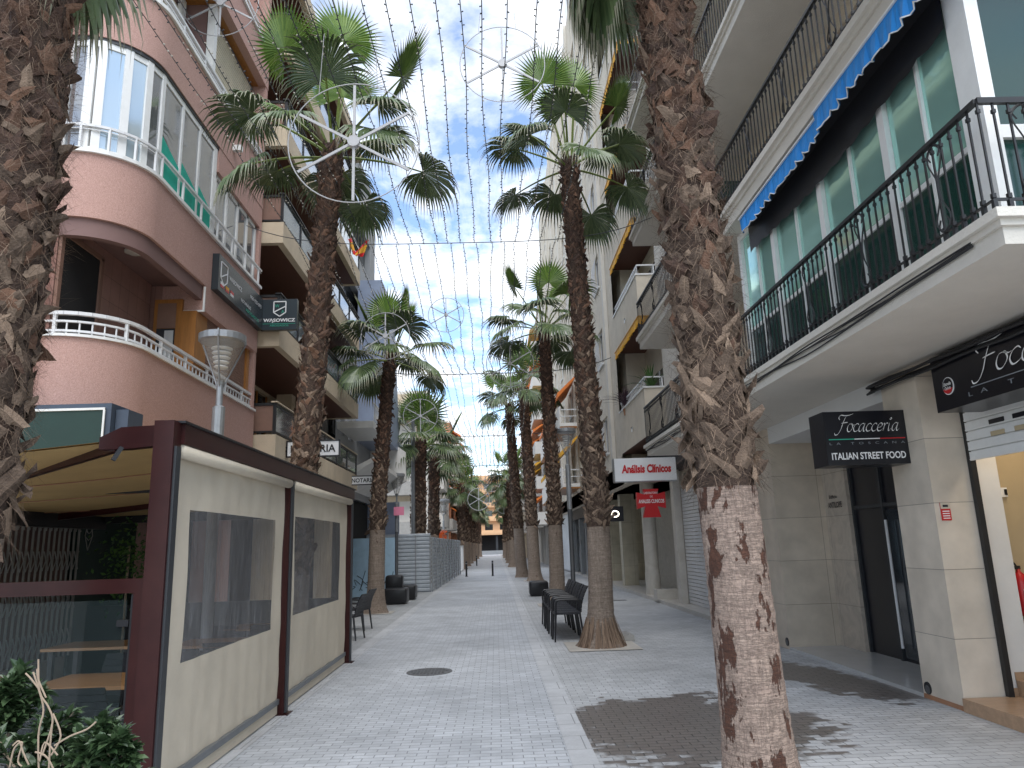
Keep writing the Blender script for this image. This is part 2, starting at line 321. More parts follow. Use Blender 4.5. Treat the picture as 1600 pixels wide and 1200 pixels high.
# ---------------- mesh helpers ----------------
ORG = {}
def empty(name, loc, label, cat, group=None):
    o = bpy.data.objects.new(name, None); COL.objects.link(o); o.location = loc; o.empty_display_size = .2
    o['label'] = label; o['category'] = cat
    if group: o['group'] = group
    ORG[o.name] = V(loc); return o
class MB:
    def __init__(s): s.v = []; s.f = []; s.mi = []; s.smooth = False
    def add(s, vs, fs, mi=0):
        k = len(s.v); s.v += [tuple(p) for p in vs]; s.f += [tuple(i+k for i in f) for f in fs]; s.mi += [mi]*len(fs); return s
    def box(s, x0, x1, y0, y1, z0, z1, mi=0):
        if x0 > x1: x0, x1 = x1, x0
        if y0 > y1: y0, y1 = y1, y0
        if z0 > z1: z0, z1 = z1, z0
        return s.add([(x0, y0, z0), (x1, y0, z0), (x1, y1, z0), (x0, y1, z0), (x0, y0, z1), (x1, y0, z1), (x1, y1, z1), (x0, y1, z1)],
                     [(0, 3, 2, 1), (4, 5, 6, 7), (0, 1, 5, 4), (1, 2, 6, 5), (2, 3, 7, 6), (3, 0, 4, 7)], mi)
    def bar(s, a, b, w, h=None, up=(0, 0, 1), mi=0):
        a = V(a); b = V(b); h = h or w; d = (b-a).normalized(); u = V(up)
        if abs(d.dot(u)) > .98: u = V((0, 1, 0))
        sd_ = d.cross(u).normalized(); u = sd_.cross(d)
        vs = [p+sd_*w/2*i+u*h/2*j for p in (a, b) for i, j in ((-1, -1), (1, -1), (1, 1), (-1, 1))]
        return s.add(vs, [(0, 1, 2, 3), (7, 6, 5, 4), (0, 4, 5, 1), (1, 5, 6, 2), (2, 6, 7, 3), (3, 7, 4, 0)], mi)
    def tube(s, pts, r, n=6, cap=True, mi=0):
        pts = [V(p) for p in pts]; rs = r if isinstance(r, (list, tuple)) else [r]*len(pts)
        rings = []; u = None
        for i, p in enumerate(pts):
            d = (pts[min(i+1, len(pts)-1)]-pts[max(i-1, 0)])
            d = d.normalized() if d.length > 1e-9 else V((0, 0, 1))
            if u is None:
                u = V((0, 0, 1)) if abs(d.z) < .9 else V((1, 0, 0))
            u = (u-d*u.dot(d)); u = u.normalized() if u.length > 1e-6 else d.orthogonal().normalized()
            v = d.cross(u); rings.append([p+(u*cos(2*pi*k/n)+v*sin(2*pi*k/n))*rs[i] for k in range(n)])
        vs = [q for ring in rings for q in ring]; fs = []
        for i in range(len(pts)-1):
            for k in range(n):
                fs.append((i*n+k, i*n+(k+1) % n, (i+1)*n+(k+1) % n, (i+1)*n+k))
        if cap: fs += [tuple(range(n))[::-1], tuple((len(pts)-1)*n+k for k in range(n))]
        return s.add(vs, fs, mi)
    def lathe(s, c, prof, n=16, mi=0, cap=True):
        c = V(c); vs = [c+V((r*cos(2*pi*k/n), r*sin(2*pi*k/n), z)) for r, z in prof for k in range(n)]; fs = []
        for i in range(len(prof)-1):
            for k in range(n): fs.append((i*n+k, i*n+(k+1) % n, (i+1)*n+(k+1) % n, (i+1)*n+k))
        if cap: fs += [tuple(range(n))[::-1], tuple((len(prof)-1)*n+k for k in range(n))]
        return s.add(vs, fs, mi)
    def quad(s, a, b, c, d, mi=0): return s.add([a, b, c, d], [(0, 1, 2, 3)], mi)
    def prism(s, pts, ext, mi=0):
        n = len(pts); e = V(ext); vs = [V(p) for p in pts]+[V(p)+e for p in pts]
        return s.add(vs, [tuple(range(n))[::-1], tuple(range(n, 2*n))]+[(i, (i+1) % n, (i+1) % n+n, i+n) for i in range(n)], mi)
    def ribbon_wall(s, path, z0, z1, t, mi=0):
        """vertical band following a plan path (list of (x,y)), thickness t towards the left of travel"""
        n = len(path); P = [V((x, y, 0)) for x, y in path]; nr = []
        for i in range(n):
            d = (P[min(i+1, n-1)]-P[max(i-1, 0)]).normalized(); nr.append(V((-d.y, d.x, 0)))
        vs = []
        for i in range(n):
            a = P[i]; b = a+nr[i]*t; vs += [(a.x, a.y, z0), (a.x, a.y, z1), (b.x, b.y, z1), (b.x, b.y, z0)]
        fs = []
        for i in range(n-1):
            for k in range(4): fs.append((i*4+k, i*4+(k+1) % 4, (i+1)*4+(k+1) % 4, (i+1)*4+k))
        fs += [(3, 2, 1, 0), ((n-1)*4, (n-1)*4+1, (n-1)*4+2, (n-1)*4+3)]
        return s.add(vs, fs, mi)
    def holes(s, A, U, Vv, W, H, rects, depth, mi=0):
        """wall W x H at A with rectangular openings and reveals; outward normal = U x V"""
        A = V(A); U = V(U); Vv = V(Vv); Nn = U.cross(Vv)
        us = sorted({0, W, *[q for r in rects for q in (r[0], r[1])]}); vv = sorted({0, H, *[q for r in rects for q in (r[2], r[3])]})
        P = lambda u, v, d=0: A+U*u+Vv*v-Nn*d
        for i in range(len(us)-1):
            for j in range(len(vv)-1):
                cu = (us[i]+us[i+1])/2; cv = (vv[j]+vv[j+1])/2
                if any(r[0] < cu < r[1] and r[2] < cv < r[3] for r in rects): continue
                s.quad(P(us[i], vv[j]), P(us[i+1], vv[j]), P(us[i+1], vv[j+1]), P(us[i], vv[j+1]), mi)
        for r in rects:
            a, b, c, d = r[:4]
            for (p, q) in (((a, c), (b, c)), ((b, c), (b, d)), ((b, d), (a, d)), ((a, d), (a, c))):
                s.quad(P(*p), P(*q), P(*q, depth), P(*p, depth), mi)
        return s
    def build(s, name, mt, parent=None, smooth=False, label=None):
        if not s.v: return None
        mts = mt if isinstance(mt, (list, tuple)) else [mt]
        o0 = ORG.get(parent.name, V((0, 0, 0))) if parent else V((0, 0, 0))
        me = bpy.data.meshes.new(name)
        me.from_pydata([(x-o0.x, y-o0.y, z-o0.z) for x, y, z in s.v], [], s.f)
        for k in mts: me.materials.append(M[k])
        if len(mts) > 1: me.polygons.foreach_set('material_index', s.mi)
        if smooth or s.smooth: me.polygons.foreach_set('use_smooth', [True]*len(me.polygons))
        me.update()
        o = bpy.data.objects.new(name, me); COL.objects.link(o)
        if parent: o.parent = parent; ORG[o.name] = o0
        if label: o['label'] = label
        return o
def solo(mb, name, mt, label, cat, group=None, smooth=False, kind=None):
    """a thing that is one mesh, its origin at its foot"""
    xs = [p[0] for p in mb.v]; ys = [p[1] for p in mb.v]; zs = [p[2] for p in mb.v]
    c = V(((min(xs)+max(xs))/2, (min(ys)+max(ys))/2, min(zs)))
    mb.v = [(x-c.x, y-c.y, z-c.z) for x, y, z in mb.v]
    o = mb.build(name, mt, None, smooth); o.location = c
    o['label'] = label; o['category'] = cat
    if group: o['group'] = group
    if kind: o['kind'] = kind
    return o
def struct(mb, name, mt):
    o = mb.build(name, mt); o['kind'] = 'structure'; return o
def kids(o): return [c for c in bpy.data.objects if c.parent == o]
def copy_tree(o, parent=None):
    c = o.copy(); COL.objects.link(c); c.parent = parent
    for ch in kids_cache(o): copy_tree(ch, c)
    return c
def kids_cache(o): return list(o.children)
def text_mb(txt, P, U, Vv, w, h, depth=.006, shear=0, bold=0, spacing=1, fit='both', mb=None):
    cu = bpy.data.curves.new('t', 'FONT'); cu.body = txt; cu.extrude = 0.0; cu.shear = shear; cu.offset = bold; cu.space_character = spacing; cu.resolution_u = 3
    ob = bpy.data.objects.new('t', cu); COL.objects.link(ob)
    dg = bpy.context.evaluated_depsgraph_get(); dg.update()
    me = bpy.data.meshes.new_from_object(ob.evaluated_get(dg)); bpy.data.objects.remove(ob); bpy.data.curves.remove(cu)
    xs = [v.co.x for v in me.vertices]; ys = [v.co.y for v in me.vertices]
    x0, x1, y0, y1 = min(xs), max(xs), min(ys), max(ys)
    sx = w/(x1-x0); sy = h/(y1-y0)
    P = V(P); U = V(U).normalized(); Vv = V(Vv).normalized(); Nn = U.cross(Vv)
    mb = mb or MB()
    mb.add([P+U*(v.co.x-x0)*sx+Vv*(v.co.y-y0)*sy+Nn*depth for v in me.vertices], [tuple(p.vertices) for p in me.polygons])
    bpy.data.meshes.remove(me)
    return mb
def catmull(pts, k=6):
    P = [V((*p, 0)) if len(p) == 2 else V(p) for p in pts]; o = []
    for i in range(len(P)-1):
        a, b, c, d = P[max(i-1, 0)], P[i], P[i+1], P[min(i+2, len(P)-1)]
        for j in range(k):
            t = j/k; o.append(.5*((2*b)+(-a+c)*t+(2*a-5*b+4*c-d)*t*t+(-a+3*b-3*c+d)*t**3))
    o.append(P[-1]); return o
GX, GY, GZ = V((1, 0, 0)), V((0, 1, 0)), V((0, 0, 1))

# ================= GROUND =================
def sheet(name, x0, x1, y0, y1, z, mt): return struct(MB().quad((x0, y0, z), (x1, y0, z), (x1, y1, z), (x0, y1, z)), name, mt)
sheet('ground', -400, 400, -60, 900, -.012, 'concrete')
sheet('street', -2.55, .62, -8, 240, 0, 'pave_centre')
sheet('kerb_strip_right', .62, .86, -8, 240, .004, 'kerb')
sheet('kerb_strip_left', -2.78, -2.55, -8, 240, .004, 'kerb')
sheet('pavement_right', .86, 9, -8, 240, 0, 'pave_side')
sheet('pavement_left', -12, -2.78, -8, 240, 0, 'pave_left')
# manhole cover
c = at(671, 1050, Z=0); m = MB(); m.lathe((c.x, c.y, 0), [(.36, .001), (.36, .008), (.33, .011)], 32)
o = solo(m, 'manhole_cover', 'asphalt_cover', 'round patterned metal manhole cover set in the pavers of the street', 'manhole cover')
cv = MB()
for i in range(-5, 6):
    for j in range(-5, 6):
        if (i*i+j*j) < 26: cv.box(i*.055-.019, i*.055+.019, j*.055-.019, j*.055+.019, .010, .016)
q = cv.build('tread_studs', 'asphalt_cover', o)
for (px, py, s, lb) in ((1200, 1000, .13, 'small dark drain cover in the paving before the recessed entrance'), (968, 938, .22, 'narrow grey drain grate in the pavement behind the chair stack'),):
    c = at(px, py, Z=0); solo(MB().box(c.x-s, c.x+s, c.y-s*.7, c.y+s*.7, .001, .007), 'drain_cover', 'asphalt_cover', lb, 'drain cover')

# ================= RIGHT: NEAR BUILDING =================
rb = empty('apartment_building', (5, 8, 0), 'white block with black iron balconies, green glazed gallery and blue awning at right', 'building')
XF, XB = 3.6, 5.0
Y0, Y1 = 4.72, 17.1
def mould_slab(z0, z1, name='balcony_slab'):
    m = MB(); d = (z1-z0)
    m.box(XF, 6.5, Y0, Y1, z0+.0, z0+d*.52); m.box(XF-.03, 6.5, Y0-.03, Y1+.03, z0+d*.52, z0+d*.72)
    m.box(XF-.07, 6.5, Y0-.07, Y1+.07, z0+d*.72, z1)
    return m.build(name, 'stucco_light', rb)
def iron_rail(parent, z, h, x, y0, y1, side=True):
    m = MB(); m.bar((x, y0, z+h), (x, y1, z+h), .045, .035); m.bar((x, y0, z+.10), (x, y1, z+.10), .022, .012)
    if side: m.bar((x, y0, z+h), (x+1.4, y0, z+h), .035, .045); m.bar((x, y0, z+.10), (x+1.4, y0, z+.10), .012, .022)
    m.build('top_rail', 'black_iron', parent)
    b = MB(); n = int((y1-y0)/.115); sc = MB()
    def bal(px, py):
        b.bar((px, py, z+.10), (px, py, z+h), .014)
        b.bar((px, py, z+.0), (px, py, z+.10), .03, .03); b.bar((px, py, z+.11), (px, py, z+.145), .028)
        b.bar((px, py, z+h-.10), (px, py, z+h-.07), .026)
    for i in range(n+1):
        bal(x, y0+(y1-y0)*i/n)
    if side:
        for i in range(1, 12): bal(x+.115*i, y0)
    def scroll(f):
        sc = MB()
        pts = [(-.05, .80), (-.08, .87), (-.02, .93), (.05, .90), (.09, .80), (.02, .62), (0, .5), (-.02, .38), (-.09, .22), (-.05, .13), (.02, .10), (.07, .15), (.04, .22)]
        for s_ in (1, -1):
            sc.tube([f(s_*p.x, p.y*h) for p in catmull(pts, 3)], .008, 4)
        sc.build('scroll_ornament', 'black_iron', parent)
    yy = y0+.55
    while yy < y1-.3:
        scroll(lambda u, v, yy=yy: (x-.012, yy+u, z+.02+v)); yy += 1.25
    if side: scroll(lambda u, v: (x+.32+u, y0-.012, z+.02+v))
    b.build('balusters', 'black_iron', parent)
s1 = mould_slab(3.84, 4.09); iron_rail(s1, 4.09, .88, XF, Y0+.03, Y1)
s2 = mould_slab(6.42, 6.72); iron_rail(s2, 6.72, .84, XF, Y0+.03, Y1)
s3 = mould_slab(9.08, 9.34); iron_rail(s3, 9.34, .85, XF, Y0+.03, Y1, False)
s4 = mould_slab(11.8, 12.06); iron_rail(s4, 12.06, .85, XF, Y0+.03, Y1, False)
# floor-1 glazed gallery
GX0 = 3.88
GYs = [5.15, 6.35, 7.75, 9.2, 10.45]
fr = MB(); zt, zb = 6.42, 4.09
for k, y in enumerate(GYs): fr.box(GX0-.05, GX0+.06, y-.055 if k else y-.16, y+.055 if k else y+.09, zb, zt)
fr.box(GX0-.04, GX0+.05, GYs[0], GYs[-1], zb, zb+.08); fr.box(GX0-.02, GX0+.03, GYs[0], GYs[-1], 4.86, 4.91); fr.box(GX0-.04, GX0+.05, GYs[0], GYs[-1], zt-.10, zt)
for a, b_ in zip(GYs[:-1], GYs[1:]): fr.box(GX0-.03, GX0+.04, (a+b_)/2-.016, (a+b_)/2+.016, zb, zt-.1)
fr.box(4.55, 4.65, 5.02, 5.13, zb, zt); fr.box(3.95, 5.0, 5.03, 5.12, 4.84, 4.95)
gal = fr.build('glazed_gallery', 'white_paint', rb)
for a, b_ in zip(GYs[:-1], GYs[1:]):
    h_ = (a+b_)/2
    for (p, q) in ((a+.06, h_-.016), (h_+.016, b_-.06)):
        MB().box(GX0, GX0+.012, p, q, 4.91, zt-.1).build('pane', 'green_glass', gal)
    MB().box(GX0, GX0+.012, a+.06, b_-.06, zb+.08, 4.86).build('lower_panel', 'green_glass_dark', gal)
lat = MB().box(3.98, 4.55, 5.07, 5.082, zb, zt).box(4.65, 6.4, 5.07, 5.082, zb, zt); lat.build('side_pane', 'green_glass_dark', gal)
lt = MB()
for i in range(26):
    for s_ in (1, -1):
        x0 = 3.98+i*.1-1.2; lt.bar((max(3.98, x0), 5.06, zb if s_ > 0 else zt), (min(6.3, x0+2.33*1), 5.06, zt if s_ > 0 else zb), .008)
# upper walls behind the balconies, with door openings
m = MB()
m.holes((XB, Y1, 4.09), -GY, GZ, Y1-Y0, 2.33, [(1.0, 2.2, .1, 2.1), (3.4, 4.6, .1, 2.1)], .15)
for z in (6.72, 9.34, 12.06):
    m.holes((XB, Y1, z), -GY, GZ, Y1-Y0, 2.4, [(1.0, 2.4, .02, 2.1), (4, 5.6, .02, 2.1), (7.2, 8.8, .02, 2.1), (10, 11.6, .02, 2.1)], .15)
m.box(XB+.3, 9, Y0-.2, Y1, 4.1, 14.4); m.box(XB, XB+.3, Y0-.2, Y0-.01, 4.1, 14.4); m.build('wall', 'stucco', rb)
for z, ys in ((4.09, ((1.0, 2.2), (3.4, 4.6))), (6.72, ((1.0, 2.4), (4, 5.6), (7.2, 8.8), (10, 11.6))), (9.34, ((1.0, 2.4), (4, 5.6), (7.2, 8.8), (10, 11.6)))):
    for a, b_ in ys:
        w_ = MB(); ya, yb = Y1-b_, Y1-a
        w_.box(XB+.05, XB+.11, ya, ya+.06, z+.05, z+2.1); w_.box(XB+.05, XB+.11, yb-.06, yb, z+.05, z+2.1); w_.box(XB+.05, XB+.11, (ya+yb)/2-.03, (ya+yb)/2+.03, z+.05, z+2.1); w_.box(XB+.05, XB+.11, ya, yb, z+2.04, z+2.1)
        q = w_.build('balcony_door', 'orange_wood' if z > 6 else 'white_paint', rb); MB().box(XB+.12, XB+.13, ya, yb, z+.02, z+2.1).build('pane', 'dark_glass', q)
# green screen and planter on the upper balcony
sc_ = MB().prism([(XF+.06, 12.2, 6.8), (XF+1.1, 12.2, 6.8), (XF+1.1, 12.2, 8.25), (XF+.35, 12.2, 8.25), (XF+.06, 12.2, 8.0)], (0, .02, 0)); q = sc_.build('balcony_screen', 'green_glass_dark', s2)
# cables along the slab edge
cb_ = MB()
for k in range(5):
    pts = [(XF-.02-.012*(k % 2), Y0+.3+j*1.0, 3.92+.018*k+.02*sin(j*1.7+k)+(.03 if (j+k) % 4 == 0 else 0)) for j in range(13)]
    cb_.tube(catmull(pts, 3), .009, 4)
solo(cb_, 'cable_bundle', 'cable_black', 'thin black cables sagging along the edge of the lower white balcony slab', 'cables')
# ground floor
m = MB(); m.box(XB, 5.46, 8.38, 9.16, 0, 3.84)
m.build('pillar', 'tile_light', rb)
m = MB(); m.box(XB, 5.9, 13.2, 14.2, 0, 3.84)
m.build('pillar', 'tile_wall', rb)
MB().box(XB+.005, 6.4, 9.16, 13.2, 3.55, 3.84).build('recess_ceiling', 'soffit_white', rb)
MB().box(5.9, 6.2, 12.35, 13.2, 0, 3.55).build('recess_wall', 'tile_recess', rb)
MB().box(5.46, 6.4, 9.0, 9.15, 0, 3.55).box(5.96, 6.3, 9.15, 9.9, 0, 3.55).build('recess_side_wall', 'tile_wall', rb)
MB().box(XB-.01, 6.4, 9.16, 13.2, .0, .045).build('entrance_floor', 'floor_shiny', rb)
dr = MB(); dr.box(6.0, 6.06, 9.9, 12.35, .05, 3.55); de = dr.build('entrance_door', 'black_board', rb)
f_ = MB()
for y in (9.9, 10.55, 11.35, 12.3): f_.box(5.96, 6.0, y, y+.06, .05, 3.5)
f_.box(5.965, 6.0, 9.9, 12.35, 2.3, 2.36); f_.build('door_frame', 'pole_black', de)
MB().tube([(5.9, 11.2, .25), (5.9, 11.2, 2.1)], .022, 8).build('handle', 'white_steel', de)
MB().box(5.985, 5.998, 10.0, 10.5, .1, 2.25).box(5.985, 5.998, 10.65, 11.3, .1, 2.25).build('door_pane', 'dark_glass', de)
# far part of ground floor: columns, roller shutter, marble plinth
MB().box(5.3, 5.5, 14.2, 17.6, 0, 3.84).build('shop_wall', 'stucco_light', rb)
m = MB(); m.box(5.0, 5.12, 16.9, 17.15, 0, 3.84); m.box(5.0, 5.09, 14.22, 14.5, 0, 3.84); m.build('pilaster', 'white_wall', rb)
MB().box(4.965, 4.995, 14.25, 14.32, .0, 3.3).build('yellow_edge_strip', 'yellow_awning', rb)
# shop: shutter, interior
m = MB()
z = 2.68
while z < 3.8: m.box(5.45, 5.475, 4.6, 8.30, z, z+.098); m.box(5.445, 5.452, 4.6, 8.30, z+.006, z+.02); z += .112
m.box(5.476, 5.48, 4.6, 8.30, 2.69, 3.84); shu = m.build('roller_shutter', 'white_paint', rb)
for r_ in range(2):
    y = 7.95
    while y > 4.7: MB().box(5.44, 5.4495, y-.3-.02*r_, y-.08, 2.90+r_*.13, 2.95+r_*.13).build('shutter_slot', ['warm_wall', 'black_board'][r_], shu); y -= .38
MB().box(5.46, 5.52, 8.31, 8.375, 0, 3.84).build('shutter_guide', 'black_iron', rb)
inn = MB(); inn.box(5.462, 5.80, 8.38, 8.5, .0, 3.6); inn.build('shop_side_wall', 'white_wall', rb)
inn = MB(); inn.box(6.9, 7.0, 3, 8.98, .3, 3.84); inn.box(5.80, 6.9, 8.88, 8.98, .0, 3.84); inn.build('shop_inner_wall', 'warm_wall', rb)
MB().box(5.48, 6.9, 3, 8.88, 3.6, 3.84).build('shop_ceiling', 'white_wall', rb)
st = MB(); st.box(4.97, 6.9, 3, 8.36, 0, .14); st.box(5.60, 6.9, 3, 8.37, .14, .30); st.box(5.80, 6.9, 8.37, 8.88, .14, .30); st.build('entrance_steps', 'wood_step', rb)
MB().box(5.465, 5.6, 8.362, 8.379, .14, .22).box(5.6, 5.80, 8.366, 8.379, .30, .38).build('skirting', 'wood_step', rb)
MB().box(XB-.008, XB-.002, 8.4, 9.15, .0, .05).build('skirting', 'terracotta', rb)
lp = MB().box(5.9, 6.3, 7.2, 8.5, 3.55, 3.58); em = bpy.data.materials.new('warm_lamp'); em.use_nodes = True
e_ = em.node_tree.nodes['Principled BSDF']; e_.inputs['Emission Color'].default_value = (1, .82, .60, 1); e_.inputs['Emission Strength'].default_value = 4.5; M['warm_lamp'] = em
lp.build('ceiling_lamp', 'warm_lamp', rb)
# vent pipes at the pillar feet
for (x, y, lb) in ((XB-.02, 9.05, 'round blackened vent opening at the foot of the pillar beside the steps'), (XB-.02, 13.3, 'round blackened vent opening at the foot of the far entrance pillar')):
    m = MB(); m.tube([(x+.03, y, .12), (x+.008, y, .12)], [.07, .07], 14); o = solo(m, 'vent_pipe', 'black_plastic', lb, 'vent pipe')
    MB().tube([(-.014, 0, .055), (-.010, 0, .055)], [.045, .05], 14).build('inner_pipe', 'asphalt_cover', o)
# door bell inside, sticker, lettering
th = at(1569, 769, Y=8.84); m = MB().box(th.x-.04, th.x+.04, 8.84, 8.878, th.z-.055, th.z+.055); o = solo(m, 'wall_thermostat', 'board_white', 'small white and black device on the warm yellow wall inside the shop', 'wall device')
MB().box(.0, .033, -.028, -.021, .02, .09).build('screen', 'black_board', o)
p = at(1478, 800, Y=8.37)
m = MB().box(5.06, 5.17, 8.366, 8.376, 2.02, 2.22); o = solo(m, 'notice_sticker', 'red', 'small red and cream notice stuck on the pillar beside the shutter', 'sticker')
MB().box(-.055, .055, -.008, -.006, .13, .20).build('upper_label', 'canvas_cream', o); MB().box(-.03, .03, -.011, -.009, .15, .175).build('printed_mark', 'black_letters', o)
t_ = MB()
for k in range(4): t_.box(-.04, .04, -.008, -.006, .02+.026*k, .03+.026*k)
t_.build('printed_lines', 'white_letters', o)
m = text_mb('Edificio', (5.90, 12.98, 2.52), -GY, GZ, .30, .06, .012, bold=.02); m = text_mb('ANTILOPE', (5.90, 13.05, 2.36), -GY, GZ, .52, .10, .012, bold=.02, mb=m)
solo(m, 'wall_lettering', 'black_letters', 'small black building name lettering on the marbled entrance wall', 'lettering')
# thick cable run at pillar tops
m = MB()
for k in range(6):
    pts = [(XB-.05-.03*(k % 3), 9.3-j*.45, 3.79-.022*k+.01*sin(j*2+k)) for j in range(9)]
    m.tube([(XB+.1, 9.35, 3.75)]+[tuple(q) for q in catmull(pts, 2)], .016, 5)
solo(m, 'cable_run', 'cable_black', 'thick bundle of black cables above the big shop sign under the soffit', 'cables')
# blue awning of the gallery
def scallop_awning(path0, path1, drop, mt, name, label, out_v, n=26, parent=None, amp=.05, roll=True):
    """valance hanging from the line path0-path1"""
    a, b_ = V(path0), V(path1); m = MB(); d = (b_-a); ov = V(out_v); K = n*4
    for i in range(K):
        t0, t1 = i/K, (i+1)/K
        f = lambda t: amp*abs(sin(pi*t*n))
        wv = lambda t: ov*(.02*sin(t*n*2.3*pi)+.012*sin(t*61))
        p0, p1 = a+d*t0, a+d*t1
        m.quad(p0, p1, p1-V((0, 0, drop+f(t1)))+wv(t1), p0-V((0, 0, drop+f(t0)))+wv(t0))
        m.quad(p0-ov*.012, p1-ov*.012, p1-V((0, 0, drop+f(t1)))+wv(t1)-ov*.012, p0-V((0, 0, drop+f(t0)))+wv(t0)-ov*.012)
    o = m.build(name, mt, parent)
    tr = MB(); pts = []
    for i in range(K+1):
        t = i/K; pts.append(a+d*t-V((0, 0, drop+amp*abs(sin(pi*t*n))))+ov*(.02*sin(t*n*2.3*pi)+.012*sin(t*61)))
    tr.tube(pts, .008, 3); tr.bar(a+ov*.012, b_+ov*.012, .02); tr.build('white_trim', 'white_paint' if mt == 'blue_awning' else mt, o)
    return o
aw = scallop_awning((XF+.02, 7.15, 6.36), (XF+.02, 9.75, 6.36), .19, 'blue_awning', 'awning', '', -GX, 13, rb)
aw = scallop_awning((XF-.03, 4.8, 6.38), (XF-.03, 7.12, 6.38), .20, 'blue_awning', 'awning', '', -GX, 12, rb)
MB().box(XF+.05, XF+.33, 4.85, 9.75, 6.26, 6.40).build('awning_cassette', 'black_plastic', rb)
fab = MB().box(GX0-.08, GX0-.07, 5.2, 9.9, 5.92, 6.42); 
K = 60
fb = MB()
for i in range(K):
    y0, y1 = 5.2+4.7*i/K, 5.2+4.7*(i+1)/K; f = lambda y: 5.95-.04*abs(sin(y*9))-.10*sin((y-5.2)*.65)**2
    fb.quad((GX0-.09, y0, 6.42), (GX0-.09, y1, 6.42), (GX0-.09, y1, f(y1)), (GX0-.09, y0, f(y0)))
fb.build('inner_awning_cloth', 'black_plastic', rb)

# ---- shop signs: cursive word drawn with a broad nib ----
def nib(mb, pts, f, wmax=.11, wmin=.025, ang=50, k=8):
    P = catmull(pts, k); a = R(ang); n = len(P); Lf = []; Rt = []
    for i, p in enumerate(P):
        d = P[min(i+1, n-1)]-P[max(i-1, 0)]; d = d.normalized() if d.length else V((1, 0, 0))
        w_ = wmin+(wmax-wmin)*abs(sin(atan2(d.y, d.x)-a)); w_ *= min(1, .35+3*min(i, n-1-i)/n)
        nn = V((-d.y, d.x, 0)); Lf.append(p+nn*w_/2); Rt.append(p-nn*w_/2)
    for i in range(n-1): mb.quad(f(Lf[i]), f(Lf[i+1]), f(Rt[i+1]), f(Rt[i]))
def cursive(mb, P, U, Vv, h, depth=.012, slant=.32, word='focacceria', w=None):
    G = {'F': ([[(.95, 2.0), (.75, 1.7), (.55, 1.0), (.42, .3), (.15, -.25), (-.2, -.35), (-.35, -.1)], [(.05, 1.45), (-.15, 1.75), (.1, 2.05), (.6, 1.98), (1.2, 2.02), (1.75, 2.2)], [(.35, 1.05), (.8, 1.12), (1.2, 1.15)]], 1.25),
         'o': ([[(.55, .95), (.2, .9), (.05, .45), (.2, .05), (.5, .05), (.75, .5), (.6, .92), (.5, .95), (.8, .8), (1.0, .85)]], .86),
         'c': ([[(.7, .8), (.5, .97), (.2, .8), (.05, .4), (.25, .02), (.6, .1), (.85, .35)]], .76),
         'a': ([[(.72, .85), (.45, .98), (.12, .7), (.05, .2), (.25, .0), (.5, .25), (.72, .8)], [(.78, .98), (.68, .5), (.7, .08), (.85, .03), (1.05, .3)]], .98),
         'e': ([[(.1, .4), (.5, .5), (.68, .75), (.5, .98), (.2, .8), (.08, .35), (.25, .02), (.6, .08), (.85, .35)]], .78),
         'r': ([[(.0, .8), (.18, .92), (.2, .6), (.12, .0)], [(.17, .5), (.35, .85), (.55, .95), (.65, .85)]], .66),
         'i': ([[(.2, .98), (.16, .5), (.18, .08), (.32, .03), (.5, .3)], [(.14, 1.42), (.26, 1.58), (.38, 1.46), (.26, 1.36), (.14, 1.44)]], .62)}
    x = 0; U = V(U); Vv = V(Vv); P = V(P); Nn = U.cross(Vv); tot = sum(G['F' if i == 0 else ch][1] for i, ch in enumerate(word))
    sx = (w/tot) if w else h
    f = lambda p: P+U*((x+p.x)*sx+p.y*slant*h)+Vv*(p.y*h)+Nn*depth
    for i, ch in enumerate(word):
        g, adv = G['F' if i == 0 else ch]
        for s_ in g: nib(mb, s_, f)
        x += adv
    return mb
# hanging box sign (frontal)
sx0, sx1, sy, sz0, sz1 = 4.0, 5.0, 8.72, 2.71, 3.36
m = MB().box(sx0, sx1, sy, sy+.40, sz0, sz1); fs = solo(m, 'shop_sign', 'black_board', 'black hanging box sign reading Italian Street Food beside the entrance', 'sign')
ORG[fs.name] = fs.location.copy()
m = cursive(MB(), (sx0+.15, sy, sz0+.40), GX, GZ, .10, .008, w=.75); m.build('script_lettering', 'white_letters', fs)
text_mb('ITALIAN STREET FOOD', (sx0+.05, sy, sz0+.065), GX, GZ, .90, .085, .008, bold=.02).build('lower_lettering', 'white_letters', fs)
text_mb('LA TOSCANA', (sx0+.04, sy, sz0+.245), GX, GZ, .92, .028, .008, spacing=2.4).build('small_lettering', 'grey_letters', fs)
m = MB(); m.box(sx0+.04, sx0+.35, sy-.007, sy-.001, sz0+.305, sz0+.316, 0); m.box(sx0+.35, sx0+.66, sy-.007, sy-.001, sz0+.305, sz0+.316, 1); m.box(sx0+.66, sx0+.97, sy-.007, sy-.001, sz0+.305, sz0+.316, 2)
m.build('tricolour_line', ['green_letters', 'white_letters', 'red'], fs)
